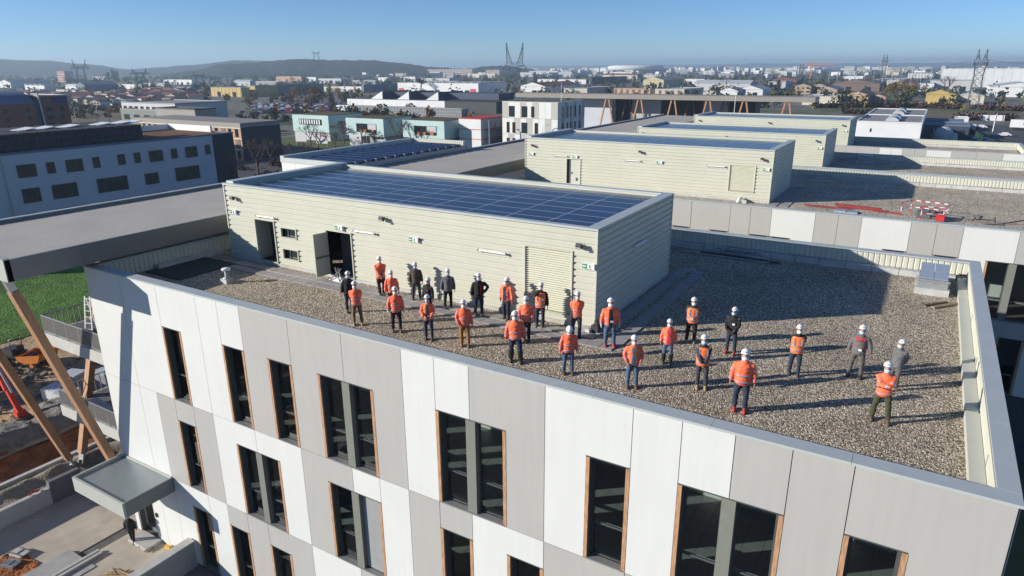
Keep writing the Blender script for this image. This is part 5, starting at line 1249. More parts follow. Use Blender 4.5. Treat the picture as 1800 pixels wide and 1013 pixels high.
FAR=[
 ('warehouse',-1077.7,471.6,30.3,50.3,7.35,'white','bluegrey','g','long pale shed with blue grey roof at the foot of the hills'),
 ('warehouse',-805.3,383.4,40.6,13.5,7.45,'white','grey','s','low white factory with a notched roofline among the houses'),
 ('warehouse',-875.8,451.9,25.4,3.2,5.15,'white','white','g','small bright white gabled shed behind the tiled houses'),
 ('warehouse',-689.1,354.6,40.8,1.0,5.1,'beige','grey','f','cream flat roofed hall in front of the white gabled shed'),
 ('warehouse',-800.3,421.5,15.0,35.7,7.75,'bluegrey','bluegrey','g','long blue grey warehouse roof right of the white gable'),  # blue grey takes the shade on this shed into its colour
 ('warehouse',-840.1,510.9,50.4,5.8,5.35,'white','grey','f','long bright white warehouse wall under the pylons'),
 ('warehouse',-859.0,553.1,46.4,5.5,5.65,'palegrey','grey','f','pale grey hall next to the long bright white warehouse'),
 ('warehouse',-997.4,688.6,73.5,6.9,6.75,'white','white','f','thin white store roof on the far edge of the houses'),
 ('warehouse',-628.4,409.4,46.4,4.1,4.7,'brick','redroof','g','red and grey roofed workshop behind the tiled houses'),
 ('warehouse',-599.2,407.3,20.0,10.6,5.6,'grey','grey','g','grey gabled barn left of the yellow warehouse'),
 ('warehouse',-517.1,402.8,41.1,5.3,7.55,'yellow','grey','f','yellow panelled warehouse with a dark doorway'),
 ('warehouse',-515.3,416.3,11.4,25.1,8.65,'yellow','grey','f','yellow bay of a long warehouse with dark right side'),
 ('warehouse',-531.9,436.1,7.8,77.1,8.5,'green','grey','f','long grey green warehouse beyond the car park'),
 ('apartment_block',-1498.0,755.4,28.1,16.3,19.45,'pink','redroof','f','pink apartment tower below the wooded hill'),
 ('warehouse',-843.0,673.4,34.8,9.8,6.2,'silver','silver','g','silvery roofed hall far behind the yellow warehouse'),
 ('warehouse',-1623.8,904.0,46.7,6.4,7.35,'white','redroof','g','row of little white houses under the hill'),
 ('office_building',-1545.3,1334.4,27.3,17.7,16.2,'white','bluegrey','f','white office block at the left foot of the wooded ridge'),
 ('warehouse',-989.5,902.4,67.6,5.4,8.8,'orange','grey','f','long orange brown hall below the white office block'),
 ('warehouse',-960.8,910.7,34.8,5.4,7.8,'white','grey','f','white hall right of the orange brown hall'),
 ('apartment_block',-1405.0,1461.3,6.4,11.2,13.5,'white','white','f','slim white tower pair in front of the ridge'),
 ('apartment_block',-1102.9,1614.2,152.9,16.7,17.75,'pinkgrey','grey','f','long pinkish grey apartment slab left of the big pylon'),
 ('apartment_block',-1021.6,1625.3,43.9,11.6,16.0,'pinkgrey','grey','f','short pinkish grey apartment slab behind the big pylon'),
 ('warehouse',-873.4,1370.0,75.6,7.3,8.6,'cream','white','f','low cream hall in front of the apartment slabs'),
 ('warehouse',-346.2,515.7,91.1,46.7,10.05,'white','grey','f','large white warehouse with two red doors'),
 ('warehouse',-492.8,529.3,2.3,50.3,7.1,'bluegrey','grey','f','dark blue warehouse left of the one with red doors'),
 ('warehouse',-506.6,540.8,31.1,1.7,5.05,'white','grey','f','low white hall behind the autumn trees'),
 ('warehouse',-775.9,666.4,46.5,6.9,5.95,'grey','silver','f','grey roofed store behind the grey green warehouse'),
 ('warehouse',-541.6,544.7,22.5,2.5,4.6,'beige','grey','f','beige shed at the right end of the car park'),
 ('warehouse',-826.6,949.5,22.2,6.0,6.6,'white','white','f','small white hall in the middle distance below the ridge'),
 ('warehouse',-809.3,1003.4,26.3,6.5,7.8,'white','redroof','g','white hall with reddish gable below the apartment slab'),
 ('warehouse',-814.0,823.9,50.4,7.5,6.9,'palegrey','silver','f','pale silver roofed hall below the ridge top pylon'),
 ('warehouse',-707.7,785.2,44.9,9.8,5.55,'grey','silver','f','wide grey hall with strip rooflights below the ridge'),
 ('warehouse',-665.6,910.1,56.9,15.3,6.85,'palegrey','grey','f','pale hall between the apartment slab and the white warehouse'),
 ('apartment_block',-911.6,1751.6,66.6,13.7,11.95,'white','white','f','jagged white apartment row right of the big pylon'),
 ('apartment_block',-638.9,1898.3,12.9,9.6,11.85,'white','grey','f','white tower right of the stadium roof'),
 ('warehouse',-421.2,913.6,7.0,187.4,8.4,'navy','navy','f','long dark blue factory with red signs on its side'),
 ('warehouse',-428.9,911.2,78.0,7.5,6.1,'white','grey','f','white hall left of the dark blue factory'),
 ('warehouse',-267.9,773.4,24.3,74.6,8.6,'yellowpale','grey','g','pale yellow gabled hall with dark right side'),
 ('warehouse',-292.3,538.7,24.6,70.3,7.55,'white','redroof','g','white workshop with a long red brown roof'),
 ('warehouse',-249.1,532.0,21.6,53.5,6.3,'beige','grey','f','beige cube hall with dark side behind the long canopy'),
 ('warehouse',-202.4,552.3,31.5,5.3,5.8,'rust','grey','f','rust striped cream hall behind the long canopy'),
 ('warehouse',-171.0,542.8,23.7,53.0,6.0,'beige','palegrey','f','beige box store with dark side right of the rust striped hall'),
 ('warehouse',-271.4,962.4,33.9,11.1,5.9,'white','white','f','white store far behind the beige box store'),
 ('warehouse',-156.3,699.6,54.1,19.4,7.3,'palegrey','silver','g','wide grey gabled warehouse right of the pale yellow hall'),
 ('warehouse',-133.8,559.2,13.6,26.3,5.1,'white','grey','g','pinkish white gabled shed behind the canopy end'),
 ('warehouse',-148.8,552.6,10.2,10.0,4.25,'beige','brownroof','g','beige shed with brown gable behind the canopy'),
 ('warehouse',-123.4,598.6,19.5,36.5,4.9,'white','silver','g','white roofed gabled shed behind the canopy end'),
 ('warehouse',-142.1,798.9,17.5,40.6,7.0,'palegrey','grey','f','grey white hall below the tower crane'),
 ('house',-94.7,649.5,12.8,25.7,6.55,'tan','brownroof','g','tan gabled house left of its twin near the crane'),
 ('house',-85.4,667.2,10.1,45.5,6.65,'tan','brownroof','g','tan gabled house right of its twin near the crane'),
 ('warehouse',-68.2,599.1,14.3,45.6,5.5,'tan','grey','g','low tan workshop below the two tan houses'),
 ('warehouse',-51.9,473.0,21.2,30.7,5.05,'cream','palegrey','f','cream low hall with white roof in front of the dark hedge'),
 ('house',-38.6,501.2,12.2,45.9,5.6,'peach','brownroof','g','two storey peach house behind the dark hedge'),
 ('house',-29.9,521.0,8.3,30.4,3.95,'peach','redroof','g','low peach annex right of the two storey house'),
 ('warehouse',-48.8,742.8,40.5,88.1,7.1,'brown','brownroof','g','wide brown roofed hall behind the peach house'),
 ('warehouse',-5.6,760.2,12.8,400,7.05,'white','bluegrey','f','white hall with blue doors left of the grey warehouse'),
 ('warehouse',26.6,773.2,35.9,-108.7,9.45,'palegrey','grey','f','grey warehouse with a dark window strip below the giant white hall'),
 ('warehouse',122.4,918.9,124.3,150,18.2,'whitepanel','white','f','giant white panelled hall at the right edge'),
 ('warehouse',9.0,516.0,16.1,-146.9,5.75,'yellow','yellow','g','bright yellow gabled shed with an open door'),
 ('warehouse',24.0,523.0,12.2,-56.6,5.05,'cream','silver','g','cream gabled shed right of the bright yellow one'),
 ('warehouse',71.4,649.6,38.9,60,7.2,'white','silver','g','broad white roofed hall at the right edge'),
 ('warehouse',-103.3,1200.0,29.2,37.2,6.6,'white','white','f','white store in front of the far city on the right'),
 ('apartment_block',-14.4,1475.3,39.9,400,8.7,'white','grey','f','white low apartment row left of the giant white hall'),
 ('warehouse',-159.0,968.2,31.4,43.5,5.55,'brick','redroof','g','red roofed works at the base of the crane'),
 ('warehouse',-505.8,1305.6,71.7,24.4,7.35,'cream','redroof','g','cream houses row below the stadium'),
 ('warehouse',-524.1,728.4,36.0,7.4,5.5,'palegrey','silver','g','low silver shed behind the large white warehouse'),
 ('warehouse',-37.9,980.3,37.0,184.4,5.25,'palegrey','silver','f','pale flat hall below the slim right pylon'),
 ('warehouse',-20.7,806.1,24.9,133.0,4.85,'brick','redroof','g','brick works with red roof behind the bare trees'),
]
for i,(nm,cx,cy,w_,dp,h,wl,rf,rt_,lb) in enumerate(FAR):
    cat={'warehouse':'warehouse','house':'house','apartment_block':'flats','office_building':'offices'}[nm]
    b=building(nm,cx,cy,w_,dp,h,wl,rf,rt_,lb,cat,seed=i,storeys=(4 if nm=='apartment_block' else 3 if nm=='office_building' else 2 if nm=='house' else None))
    if 'two red doors' in lb:
        for x in (-87,-5.5): m=MB(); m.box(x-3,x+3,-.2,-.11,.1,5.4); tag(m.build('door',RED,b),'red door')
    if 'rust striped' in lb:
        for k in range(6): m=MB(); m.box(-31+5.2*k,-29+5.2*k,-.15,-.03,.1,5.4); m.build('rust_stripe',P['brick'],b)
    if 'giant white' in lb:
        m=MB()
        for k in range(16): m.box(-124+8*k,-123.8+8*k,-.12,-.02,.1,18)
        m.build('panel_joints',P['palegrey'],b)
    if 'red signs' in lb:
        for y in (40,60,95,120): m=MB(); m.box(.02,.12,y,y+9,3.5,6); m.build('sign_panel',RED,b)
    if 'yellow panelled' in lb or 'yellow bay' in lb:
        m=MB()
        for k in range(int(w_/5)+1): m.box(-w_+5*k,-w_+5*k+.25,-.12,-.02,.1,h-.2)
        m.build('panel_joints',P['brown'],b)

# rendered office beyond the lawn
t=thing('rendered_office','blue grey rendered office beyond the lawn, with a black screened roof deck','offices',(0,0,0))
m=MB(); m.box(-134,-114.4,18,81.43,-14,-2.05); m.build('wall',P['render'],t)
m=MB(); m.box(-134,-114.35,81.44,86,-14,-2.1); m.build('wall',P['charcoal'],t)
m=MB(); m.box(-134.1,-114.3,17.9,18.2,-2.04,-1.8); m.box(-114.65,-114.3,18.21,86.1,-2.04,-1.75); m.box(-134.1,-133.8,18.21,86.1,-2.04,-1.7); m.box(-133.79,-114.66,85.8,86.1,-2.04,-1.8); m.build('parapet',P['bluegrey'],t)
m=MB(); m.box(-133.7,-114.7,71,85.7,-2.03,-1.95); m.build('planted_roof',ramp_mat('sedum',[(0,(.09,.04,.02)),(.5,(.17,.08,.035)),(1,(.22,.15,.06))],.6),t)
m=MB(); m.box(-133.7,-133.4,71,85.7,-1.94,-.9); m.box(-133.3,-120,85.3,85.7,-1.94,-.8); m.build('white_upstand',WHITEP,t)
m=MB(); m.box(-131.9,-118.1,18.5,70.5,-1.94,.6); m.build('deck_plant',mat('plant_black',(.025,.027,.03),.8,.3,.6),t)
m=MB(); y=18.5
while y<71: m.box(-118.06,-117.98,y,y+.07,-2,1.05); y+=1.25
for z in (-1.5,-.4,.45,1.0): m.box(-118.05,-118.0,18.5,70.6,z,z+.06)
for y in range(19,70,5): m.beam((-118.02,y,-1.9),(-118.02,y+2.5,1.0),.05)
m.build('screen_frame',mat('screen_steel',(.07,.075,.08),.5,.3,2),t)
for y in (52.4,55.2,59.2,64.6,68.0,70.2):
    m=MB(); m.add([(-126,y,.45),(-126,y+3.6,.95),(-122.5,y+3.4,.98),(-122.5,y+.2,.5),(-126,y,.35),(-126,y+3.6,.85),(-122.5,y+3.4,.88),(-122.5,y+.2,.4)],[(0,1,2,3),(7,6,5,4),(0,4,5,1),(1,5,6,2),(2,6,7,3),(3,7,4,0)]); m.build('roof_flap',WHITEP,t)
WG=mat('olive_window',(.045,.06,.045),.08,.35,.5)
M1=[(48.36,50.95,-3.58,-5.5,2),(52.42,53.62,-3.6,-5.34,1),(55.2,57.73,-3.58,-5.5,2),(59.3,60.4,-3.6,-5.34,1),(63.37,64.57,-3.6,-5.34,1),(66.15,67.24,-3.6,-5.34,1),(68.8,71.28,-3.58,-5.5,2),(72.89,74.02,-3.6,-5.34,1),(75.66,78.02,-3.58,-5.5,2),(79.64,80.72,-3.6,-5.34,1),
 (48.34,50.81,-7.1,-9.25,2),(52.5,56.21,-7.1,-9.3,3),(59.34,64.35,-7.1,-9.4,4),(67.41,69.84,-7.3,-9.2,2),(73.12,77.87,-7.0,-9.4,4),
 (48.21,49.51,-10.8,-12.3,1),(52.42,57.51,-10.8,-12.4,4),(59.29,64.38,-10.8,-12.4,4),(66.05,71.16,-10.8,-12.4,4),(74.19,77.9,-10.9,-12.4,3),(79.61,80.7,-10.9,-12.3,1),(84.0,85.6,-4.9,-7.0,1),(84.0,85.6,-8.0,-9.9,1)]
for y0,y1,zt,zb,n in M1:
    f=MB(); f.box(-114.38,-114.28,y0,y1,zb,zb+.1); f.box(-114.38,-114.28,y0,y1,zt-.1,zt)
    for k in range(n+1): yy=y0+(y1-y0-.1)*k/n; f.box(-114.38,-114.28,yy,yy+.1,zb+.1,zt-.1)
    fo=f.build('window',FRAME,t)
    for k in range(n): a=y0+.1+(y1-y0-.1)*k/n; b_=a+(y1-y0-.1)/n-.1; p=MB(); p.box(-114.36,-114.33,a,b_,zb+.1,zt-.1); p.build('pane',WG,fo)
m=MB(); m.tube([(-114.25,46.6,-14),(-114.25,46.6,-2)],.08,8); m.build('downpipe',STEEL,t)
# brick hotel
t=thing('brick_building','dark brick building at the left edge with a curved blue roof and a violet sign','building',(0,0,0))
m=MB(); m.box(-206,-190,55,87.3,-14,1.85); m.box(-208,-190.4,88.9,95.5,-14,3.45); m.build('wall',P['brick'],t)
m=MB(); n=10; vs=[]
for y in (55,87.3):
    for k in range(n+1): a=math.pi*.5*k/n; vs.append((-190.2-9*(1-math.cos(a)),y,1.86+3.0*math.sin(a)))
m.add(vs,[(k,k+1,n+2+k,n+1+k) for k in range(n)],True); m.add([(-190.2,87.3,1.86),*vs[n+1:],(-206,87.3,4.86),(-206,87.3,1.86)],[tuple(range(n+4))]); m.box(-206,-199.2,55,87.29,1.87,4.86); m.build('roof',P['bluegrey'],t,True)
m=MB(); m.box(-206,-190.9,87.32,88.88,-14,2.6); m.build('stair_glazing',mat('blue_glazing',(.05,.10,.16),.1,.3,.8),t)
m=MB(); m.beam((-190.1,88.6,4.2),(-189.9,89.2,-10),.28); m.build('light_post',STEEL,t)
m=MB(); m.box(-190.39,-190.25,91.6,95.2,1.75,3.15); so_=m.build('roof_sign',mat('violet_sign',(.03,.015,.14),.4,.1),t)
m=MB(); m.box(-208.1,-190.3,88.8,89.1,3.46,3.7); m.box(-208.1,-190.3,95.3,95.6,3.46,3.7); m.box(-190.6,-190.3,89.11,95.29,3.46,3.7); m.build('parapet',P['silver'],t)
for y0,y1,x,zs in ((80.4,81.2,-190,(.95,-1.0,-2.95)),(85.25,86.15,-190,(.9,-1.0,-2.95)),(75,76,-190,(.9,-1,-2.95)),(89.8,91.6,-190.4,(.93,-1.05,-3.0)),(93.15,94.1,-190.4,(.9,-1.1,-3.0))):
    for z in zs:
        f=MB(); f.box(x+.01,x+.08,y0,y1,z-1.15,z); fo=f.build('window',FRAME,t); p=MB(); p.box(x+.085,x+.10,y0+.12,y1-.12,z-1.05,z-.1); p.build('pane',WIN,fo)
# orange and brown office
t=thing('panelled_office','long low office with orange and brown panels, dark shaded end towards the trees','offices',(-157.9,121.4,-14))
m=MB(); m.box(-48,0,.0,13,0,8.7); m.build('wall',P['orange'],t)
m=MB(); m.box(-48.1,.05,-.12,13.1,8.71,9.9); m.build('roof_band',P['stone'],t)
m=MB(); m.box(.01,.14,-.1,13,0,8.7); m.build('dark_end',P['charcoal'],t)  # charcoal sheet paints the shade on the end turned from the sun
for z in (2.7,5.6,8.4): m=MB(); m.box(-48,.0,-.14,-.01,z,z+.3); m.build('floor_band',P['cream'],t)
for s_ in range(3):
    for i in range(17):
        if (i*5+s_*3)%7<5: m=MB(); x=-47.2+2.8*i; m.box(x,x+1.1,-.13,-.02,s_*2.9+.45,s_*2.9+2.65); m.build('window',WIN,t)
        else: m=MB(); x=-47.2+2.8*i; m.box(x-.2,x+1.5,-.11,-.02,s_*2.9+.35,s_*2.9+2.68); m.build('brown_panel',P['brown'],t)
for y in (3,8): m=MB(); m.box(.145,.2,y,y+1.4,3.4,5.4); m.build('window',WIN,t)
b=building('stone_block',-239.7,164.9,24.9,9.1,8.85,'stone','charcoal','f','windowless stone grey block with a dark side above the orange panelled office',n=1,seed=4)
b=building('grey_office',-281.3,184.5,40.5,26,9.1,'palegrey','grey','f','pale grey office with a blue shaded side behind the stone block',storeys=2,n=9,seed=5)
b=building('grey_office',-280.9,178.1,31.3,4,6.6,'green','grey','f','grey green office front with bright windows, left of the stone block','offices',storeys=1,n=4,seed=6)
# turquoise buildings
def turq(cx,cy,w_,dep,h,label,strip):
    t=thing('turquoise_building',label,'building',(cx,cy,-14))
    m=MB(); m.box(-w_+1.6,-.3,.6,dep-.2,0,2.85); m.build('base',P['palegrey'] if strip else P['grey'],t)
    m=MB(); m.box(-w_,0,0,dep,2.86,h); m.build('upper_box',P['turq'],t)
    m=MB(); m.box(-w_+.3,-.3,.3,dep-.3,h+.005,h+.14); m.build('roof',ramp_mat('brown_roof_'+str(int(-cx)),[(0,(.07,.055,.03)),(1,(.15,.12,.06))],.5),t)
    if strip:
        m=MB(); m.box(-w_+3.2,-3.2,-.1,-.02,h-3.2,h-1.3); wo=m.build('window_strip',WIN,t)
        for k in range(9): m=MB(); x=-w_+3.6+k*1.15; m.box(x,x+.5,-.13,-.105,h-3.0,h-1.5); m.build('bright_pane',WHITEP,wo)
    else:
        m=MB(); m.box(-w_+4.6,-3.0,-.1,-.02,h-4.3,h-1.6); wo=m.build('window_strip',WIN,t)
        m=MB(); m.box(-6.6,-3.1,-.13,-.105,h-3.4,h-1.7); m.build('blind',P['palegrey'],wo)
        for x in (-10.3,-8.4,-5.4): m=MB(); m.box(x,x+1.2,-.13,-.105,h-4.25,h-3.45); m.build('orange_panel',mat('orange_panel',(.75,.16,.04),.5,.05),wo)
        for k in range(9):
            if k!=5: m=MB(); x=-w_+2.2+k*1.5; m.box(x,x+1.15,.48,.59,.5,2.5); m.build('window',WIN,t)
    return t
turq(-174.5,169.2,17.3,16.5,8.45,'leftmost turquoise building, with one long window strip and grey base',True)
turq(-148.6,167.3,16.1,14.0,8.3,'middle turquoise building, the white vans parked in front',False)
turq(-126.9,170.1,16.2,14.0,8.15,'rightmost turquoise building, next to the red striped one',False)
t=thing('striped_building','white building with thin red floor lines right of the turquoise row','building',(-117.1,175.4,-14))
m=MB(); m.box(-8.1,0,0,14,0,8.7); m.build('wall',P['white'],t)
for z in (2.7,5.6,8.71): m=MB(); m.box(-8.15,.05,-.06,14,z,z+.22) if z>8 else (m.box(-8.15,.05,-.06,-.005,z,z+.18),m.box(.005,.06,0,14,z,z+.18)); m.build('red_line',RED,t)
m=MB()
for z in (2.8,5.6): m.box(.3,2.2,2,13,z-.2,z)
for y in (2,5,8,11,13): m.box(2.0,2.2,y,y+.2,0,8)
m.build('outside_stair',P['grey'],t)
# school with sawtooth roof, glass gallery before it
t=thing('sawtooth_building','long white wall with three white sawtooth rooflights behind the turquoise buildings','building',(-234.8,315.9,-14))
m=MB(); m.box(-73.5,0,0,27,0,5.8); m.build('wall',P['white'],t)
m=MB(); m.box(-73,-.3,.3,26.8,5.805,6.1); m.add([(0.02,.0,5.8),(34,.0,5.8),(30,26,8.2),(0.02,26,8.2),(34,.0,0),(0.02,0,0)],[(0,1,2,3)]); m.box(.03,34,.05,26,0,5.75); m.build('shade_dark_roof',P['charcoal'],t)  # black body and slope right of the wall stand for the diagonal shadow
for x in (-46,-26,-5):
    m=MB(); m.add([(x-9,1,6.1),(x,1,6.1),(x,1,10.6),(x-9,25,6.1),(x,25,6.1),(x,25,10.6)],[(0,1,2),(3,5,4),(0,2,5,3),(0,3,4,1)]); so_=m.build('sawtooth',P['white'],t)
    m=MB(); m.add([(x+.05,1,6.1),(x+.05,25,6.1),(x+.05,25,10.6),(x+.05,1,10.6)],[(0,1,2,3)]); m.box(x+.06,x+(19 if x<-10 else 35),9,25,6.15,9.9); m.build('shade_dark_roof',P['navy'],so_)  # right faces and bodies coloured dark for the side away from the sun
t=thing('glazed_gallery','low grey glazed gallery with many thin frames in front of the sawtooth building','building',(-198.1,280.2,-14))
m=MB(); m.box(-82,0,.0,6,0,4.3); m.build('wall',P['grey'],t)
m=MB()
for k in range(84): m.box(-82+k*.98,-81.85+k*.98,-.2,-.05,0,4.5)
for z in (1.4,2.8,4.3): m.box(-82,0,-.16,-.05,z,z+.16)
m.build('frame',P['silver'],t)
m=MB(); m.box(-82,-70,-2.0,-.3,.5,4.4); m.build('white_porch',P['white'],t)
# campus block and far canopy
t=thing('campus_block','white and grey panelled campus block with dark windows, left of the far canopy','building',(0,0,0))
zc=.0; cols='wgwgwgwwgw'
m=MB(); m.box(-111,-92.3,178,195.5,-14,zc-.1); m.build('wall',CORE,t)
for s_,(z0,z1) in enumerate(((-14,-9.3),(-9.3,-4.65),(-4.65,zc))):
    for k in range(9):
        a=-111+k*2.077; m=MB(); m.box(a+.03,a+2.05,177.92,177.995,z0+.03,z1-.03); m.build('facade_panel',WHITE if (k*3+s_*2)%5<3 else GREY,t)
        m=MB(); a=178+k*1.94; m.box(-92.295,-92.22,a+.03,a+1.91,z0+.03,z1-.03); m.build('facade_panel',WHITE if (k*2+s_)%3 else GREY,t)
    for x,w_ in (((-108.6,1.9),(-104.3,1.9),(-101.0,.95)) if s_==2 else ((-109.4,.9),(-107.4,.9),(-104.3,1.9),(-99.8,1.0))):
        m=MB(); m.box(x,x+w_,177.84,177.918,z0+.35,z1-1.2); wo=m.build('window',WIN,t); m=MB(); m.box(x-.12,x-.005,177.83,177.918,z0+.35,z1-1.2); m.build('wood_jamb',WOOD,wo)
    for y in (180.5,183.5,185.6,188.5,191.5): m=MB(); m.box(-92.218,-92.16,y,y+.9,z0+.3,z1-1.2); m.build('window',WIN,t)
m=MB(); m.box(-111.05,-92.2,177.9,178.4,zc-.09,zc+.1); m.box(-92.7,-92.2,178.41,195.5,zc-.09,zc+.1); m.box(-111.05,-110.6,178.41,195.5,zc-.09,zc+.1); m.build('parapet_coping',CREAMD,t)
t=thing('far_canopy','long flat grey canopy on leaning orange timber pairs across the far end of the campus','canopy',(-147.7,247,-1.5),R(1.5)); t.scale=(1.154,1.154,1.154)
m=MB(); m.box(0,98,0,9,-.4,1.0); m.build('roof_slab',P['stone'],t)
m=MB(); m.box(21,80,10,18,-14,-.5); m.build('back_wall',P['charcoal'],t)
for x0,x1 in ((23,34),): m=MB(); m.box(x0,x1,6,9.9,-14,-.6); m.build('side_block',P['render'],t)
for x0,x1 in ((40,50),(64,72)): m=MB(); m.box(x0,x1,9.3,9.9,-12,-.8); m.build('pale_panel',P['silver'],t)
for k,x in enumerate((34.5,45.6,56.6,67.6,78.4,90.5)):
    for s_ in (-1,1):
        m=MB(); m.beam((x+s_*.5,.6,-.5),(x+s_*2.8,.6,-11.5),.42,.42,(0,1,0)); m.build('timber_leg',mat('orange_timber',(.42,.21,.10),.6,.15,2),t)
for k,x in enumerate((38.6,60.0,71.0)):
    for s_ in (-1,1):
        m=MB(); m.beam((x+s_*.5,8.6,-.5),(x+s_*2.8,8.6,-11.5),.42,.42,(0,1,0)); m.build('timber_leg',P['brown'],t)
# white hall on the right, hut, walls, trailer
t=thing('white_hall','white hall with a grey flat roof and silver domed rooflights right of the plant rooms','building',(0,0,0))
m=MB(); m.box(-21.2,-3.1,245,320,-14,-7.3); m.build('wall',P['white'],t)
m=MB(); m.box(-20.8,-3.5,245.4,319.6,-7.28,-7.2); m.build('roof',P['grey'],t)
m=MB(); m.box(-21.3,-3.0,244.9,245.4,-7.29,-6.95); m.box(-21.3,-20.85,245.41,320,-7.29,-6.95); m.box(-3.45,-3.0,245.41,320,-7.29,-6.95); m.box(-20.84,-3.46,280,280.5,-7.19,-6.9); m.box(-20.84,-3.46,319.6,320,-7.19,-6.9); m.build('parapet',P['white'],t)
for y in (250,262,286,300):
    m=MB(); n=8; vs=[]
    for yy in (y,y+9): vs += [(-11.5+1.9*math.cos(math.pi*k/n),yy,-7.15+1.2*math.sin(math.pi*k/n)) for k in range(n+1)]
    m.add(vs,[(k,k+1,n+2+k,n+1+k) for k in range(n)],True); m.add(vs[:n+1],[tuple(range(n+1))]); m.add(vs[n+1:],[tuple(range(n+1))[::-1]]); m.build('rooflight',P['silver'],t)
m=MB()
for k in range(10): m.box(-3.02,-2.9,250,255.5,-7.2+.5*k-1,-7.1+.5*k-1)
m.build('ladder_frame',STEEL,t)
m=MB(); m.box(-17.0,-16.6,244.85,244.99,-10.2,-9.2); m.build('wall_lamp',BLACKP,t)
b=building('site_hut',10.2,274,12.6,16,4.2,'navy','bluegrey','f','long flat roofed hut with dark windows and shade blue roof near the parked cars','hut',storeys=1,n=4,seed=9)  # navy and blue grey of both huts hold the shadow over them
b=building('site_hut',9.2,305,12.5,12,3.6,'bluegrey','bluegrey','f','second shade blue hut behind the first by the white hall','hut',n=2,seed=10)
b=building('site_hut',11.3,326.6,4.5,9,3.45,'white','white','f','small white cabin behind the shade blue huts','hut',n=1,seed=11)
t=thing('white_arch','thick white gate frame standing left of the green net','gate',(12.2,285,-14)); m=MB(); m.box(-4.0,-3.2,0,1.5,0,3.4); m.box(-.8,0,0,1.5,0,3.4); m.build('posts',P['white'],t); m=MB(); m.box(-4.2,.2,-.1,1.6,3.41,4.2); m.build('lintel',P['white'],t)
t=thing('round_tank','pale blue domed tank behind the last parapet','tank',(3.2,262,-14)); m=MB(); m.rings([(0,0,0,2.6,2.6),(0,0,3.2,2.6,2.6),(0,0,4.2,2.1,2.1),(0,0,4.8,1.1,1.1),(0,0,4.95,.2,.2)],20); m.build('dome',P['silver'],t); m=MB(); m.tube([(-2.9,0,0),(-2.9,0,4.2)],.12,6); m.build('pipe',STEEL,t)
m=MB(); m.add([(8.4,309,-14),(13.6,262,-14),(13.6,262,-11.2),(8.4,309,-11.2),(8.5,309.02,-14),(13.7,262.02,-14),(13.7,262.02,-11.2),(8.5,309.02,-11.2)],[(0,1,2,3),(7,6,5,4),(3,2,6,7),(0,4,5,1),(1,5,6,2),(0,3,7,4)]); tag(m.build('green_net',mat('green_net',(.008,.045,.03),.8,.2,1)),'dark green net fence running between the parked cars','fence')
t=thing('yard_wall','white concrete wall at the far edge of the right hand yard','wall',(26,373.7,-14)); m=MB(); m.box(-14,0,0,.4,0,2.4); m.build('wall_body',P['white'],t)
m=MB()
for k in range(6): m.box(-14+k*2.6,-13.6+k*2.6,-.25,-.01,0,2.5)
m.build('posts',P['palegrey'],t)
t=thing('lorry_trailer','white lorry trailer with a blue round mark at the right edge','trailer',(24.5,322,-14),R(-4)); m=MB(); m.box(0,11,0,2.6,1.1,3.9); m.build('box_body',P['white'],t); m=MB(); m.box(.5,10.5,.3,2.3,.6,1.09); m.build('chassis',DARKM,t)
for x in (1.5,2.7,8.5): m=MB(); m.tube([(x,.0,.5),(x,.5,.5)],.5,12); m.build('wheel',BLACKP,t)
m=MB(); m.tube([(5.2,-.05,2.6),(5.2,-.012,2.6)],1.15,24); mo=m.build('round_mark',mat('mark_blue',(.03,.06,.25),.4,.05),t)
for k in range(3): m=MB(); m.cbox(Vector((5.3+.15*k,-.06,2.2+.42*k)),1.5,.012,.14,ry=R(-18)); m.build('stripe',WHITEP,mo)
def lamp(x,y,h,label,arm=1.4,col_=STEEL):
    t=thing('lamp_post',label,'street lamp',(x,y,-14)); m=MB(); m.tube([(0,0,0),(0,0,h-.5),(arm*.4,0,h-.1),(arm,0,h)],[.16,.11,.09,.08],8); m.build('pole',col_,t); m=MB(); m.cbox(Vector((arm+.3,0,h)),.8,.3,.14); m.build('lamp_head',DARKM,t)
lamp(18.9,311.3,6.5,'thick white lamp post among the cars of the right yard',.6,WHITEP); lamp(-96.2,176,7.9,'lamp post in front of the right part of the campus block'); lamp(-111.9,172,9.1,'lamp post at the left corner of the campus block',-1.2)
lamp(-347,176,6.5,'lamp post with a green reflection beside the brick building'); lamp(-365.2,196.1,5.6,'lamp post beyond the brown field on the left')
for x,y,h,l in ((-95.9,186.9,19.4,'very thin white mast rising above the campus block'),(-44,182,17.5,'very thin white mast rising before the far canopy')):
    t=thing('mast',l,'mast',(x,y,-14)); m=MB(); m.tube([(0,0,0),(0,0,h)],[.14,.05],6); m.build('pole',WHITEP,t); m=MB(); m.cbox(Vector((0,0,h)),.3,.3,.1); m.build('tip',DARKM,t)

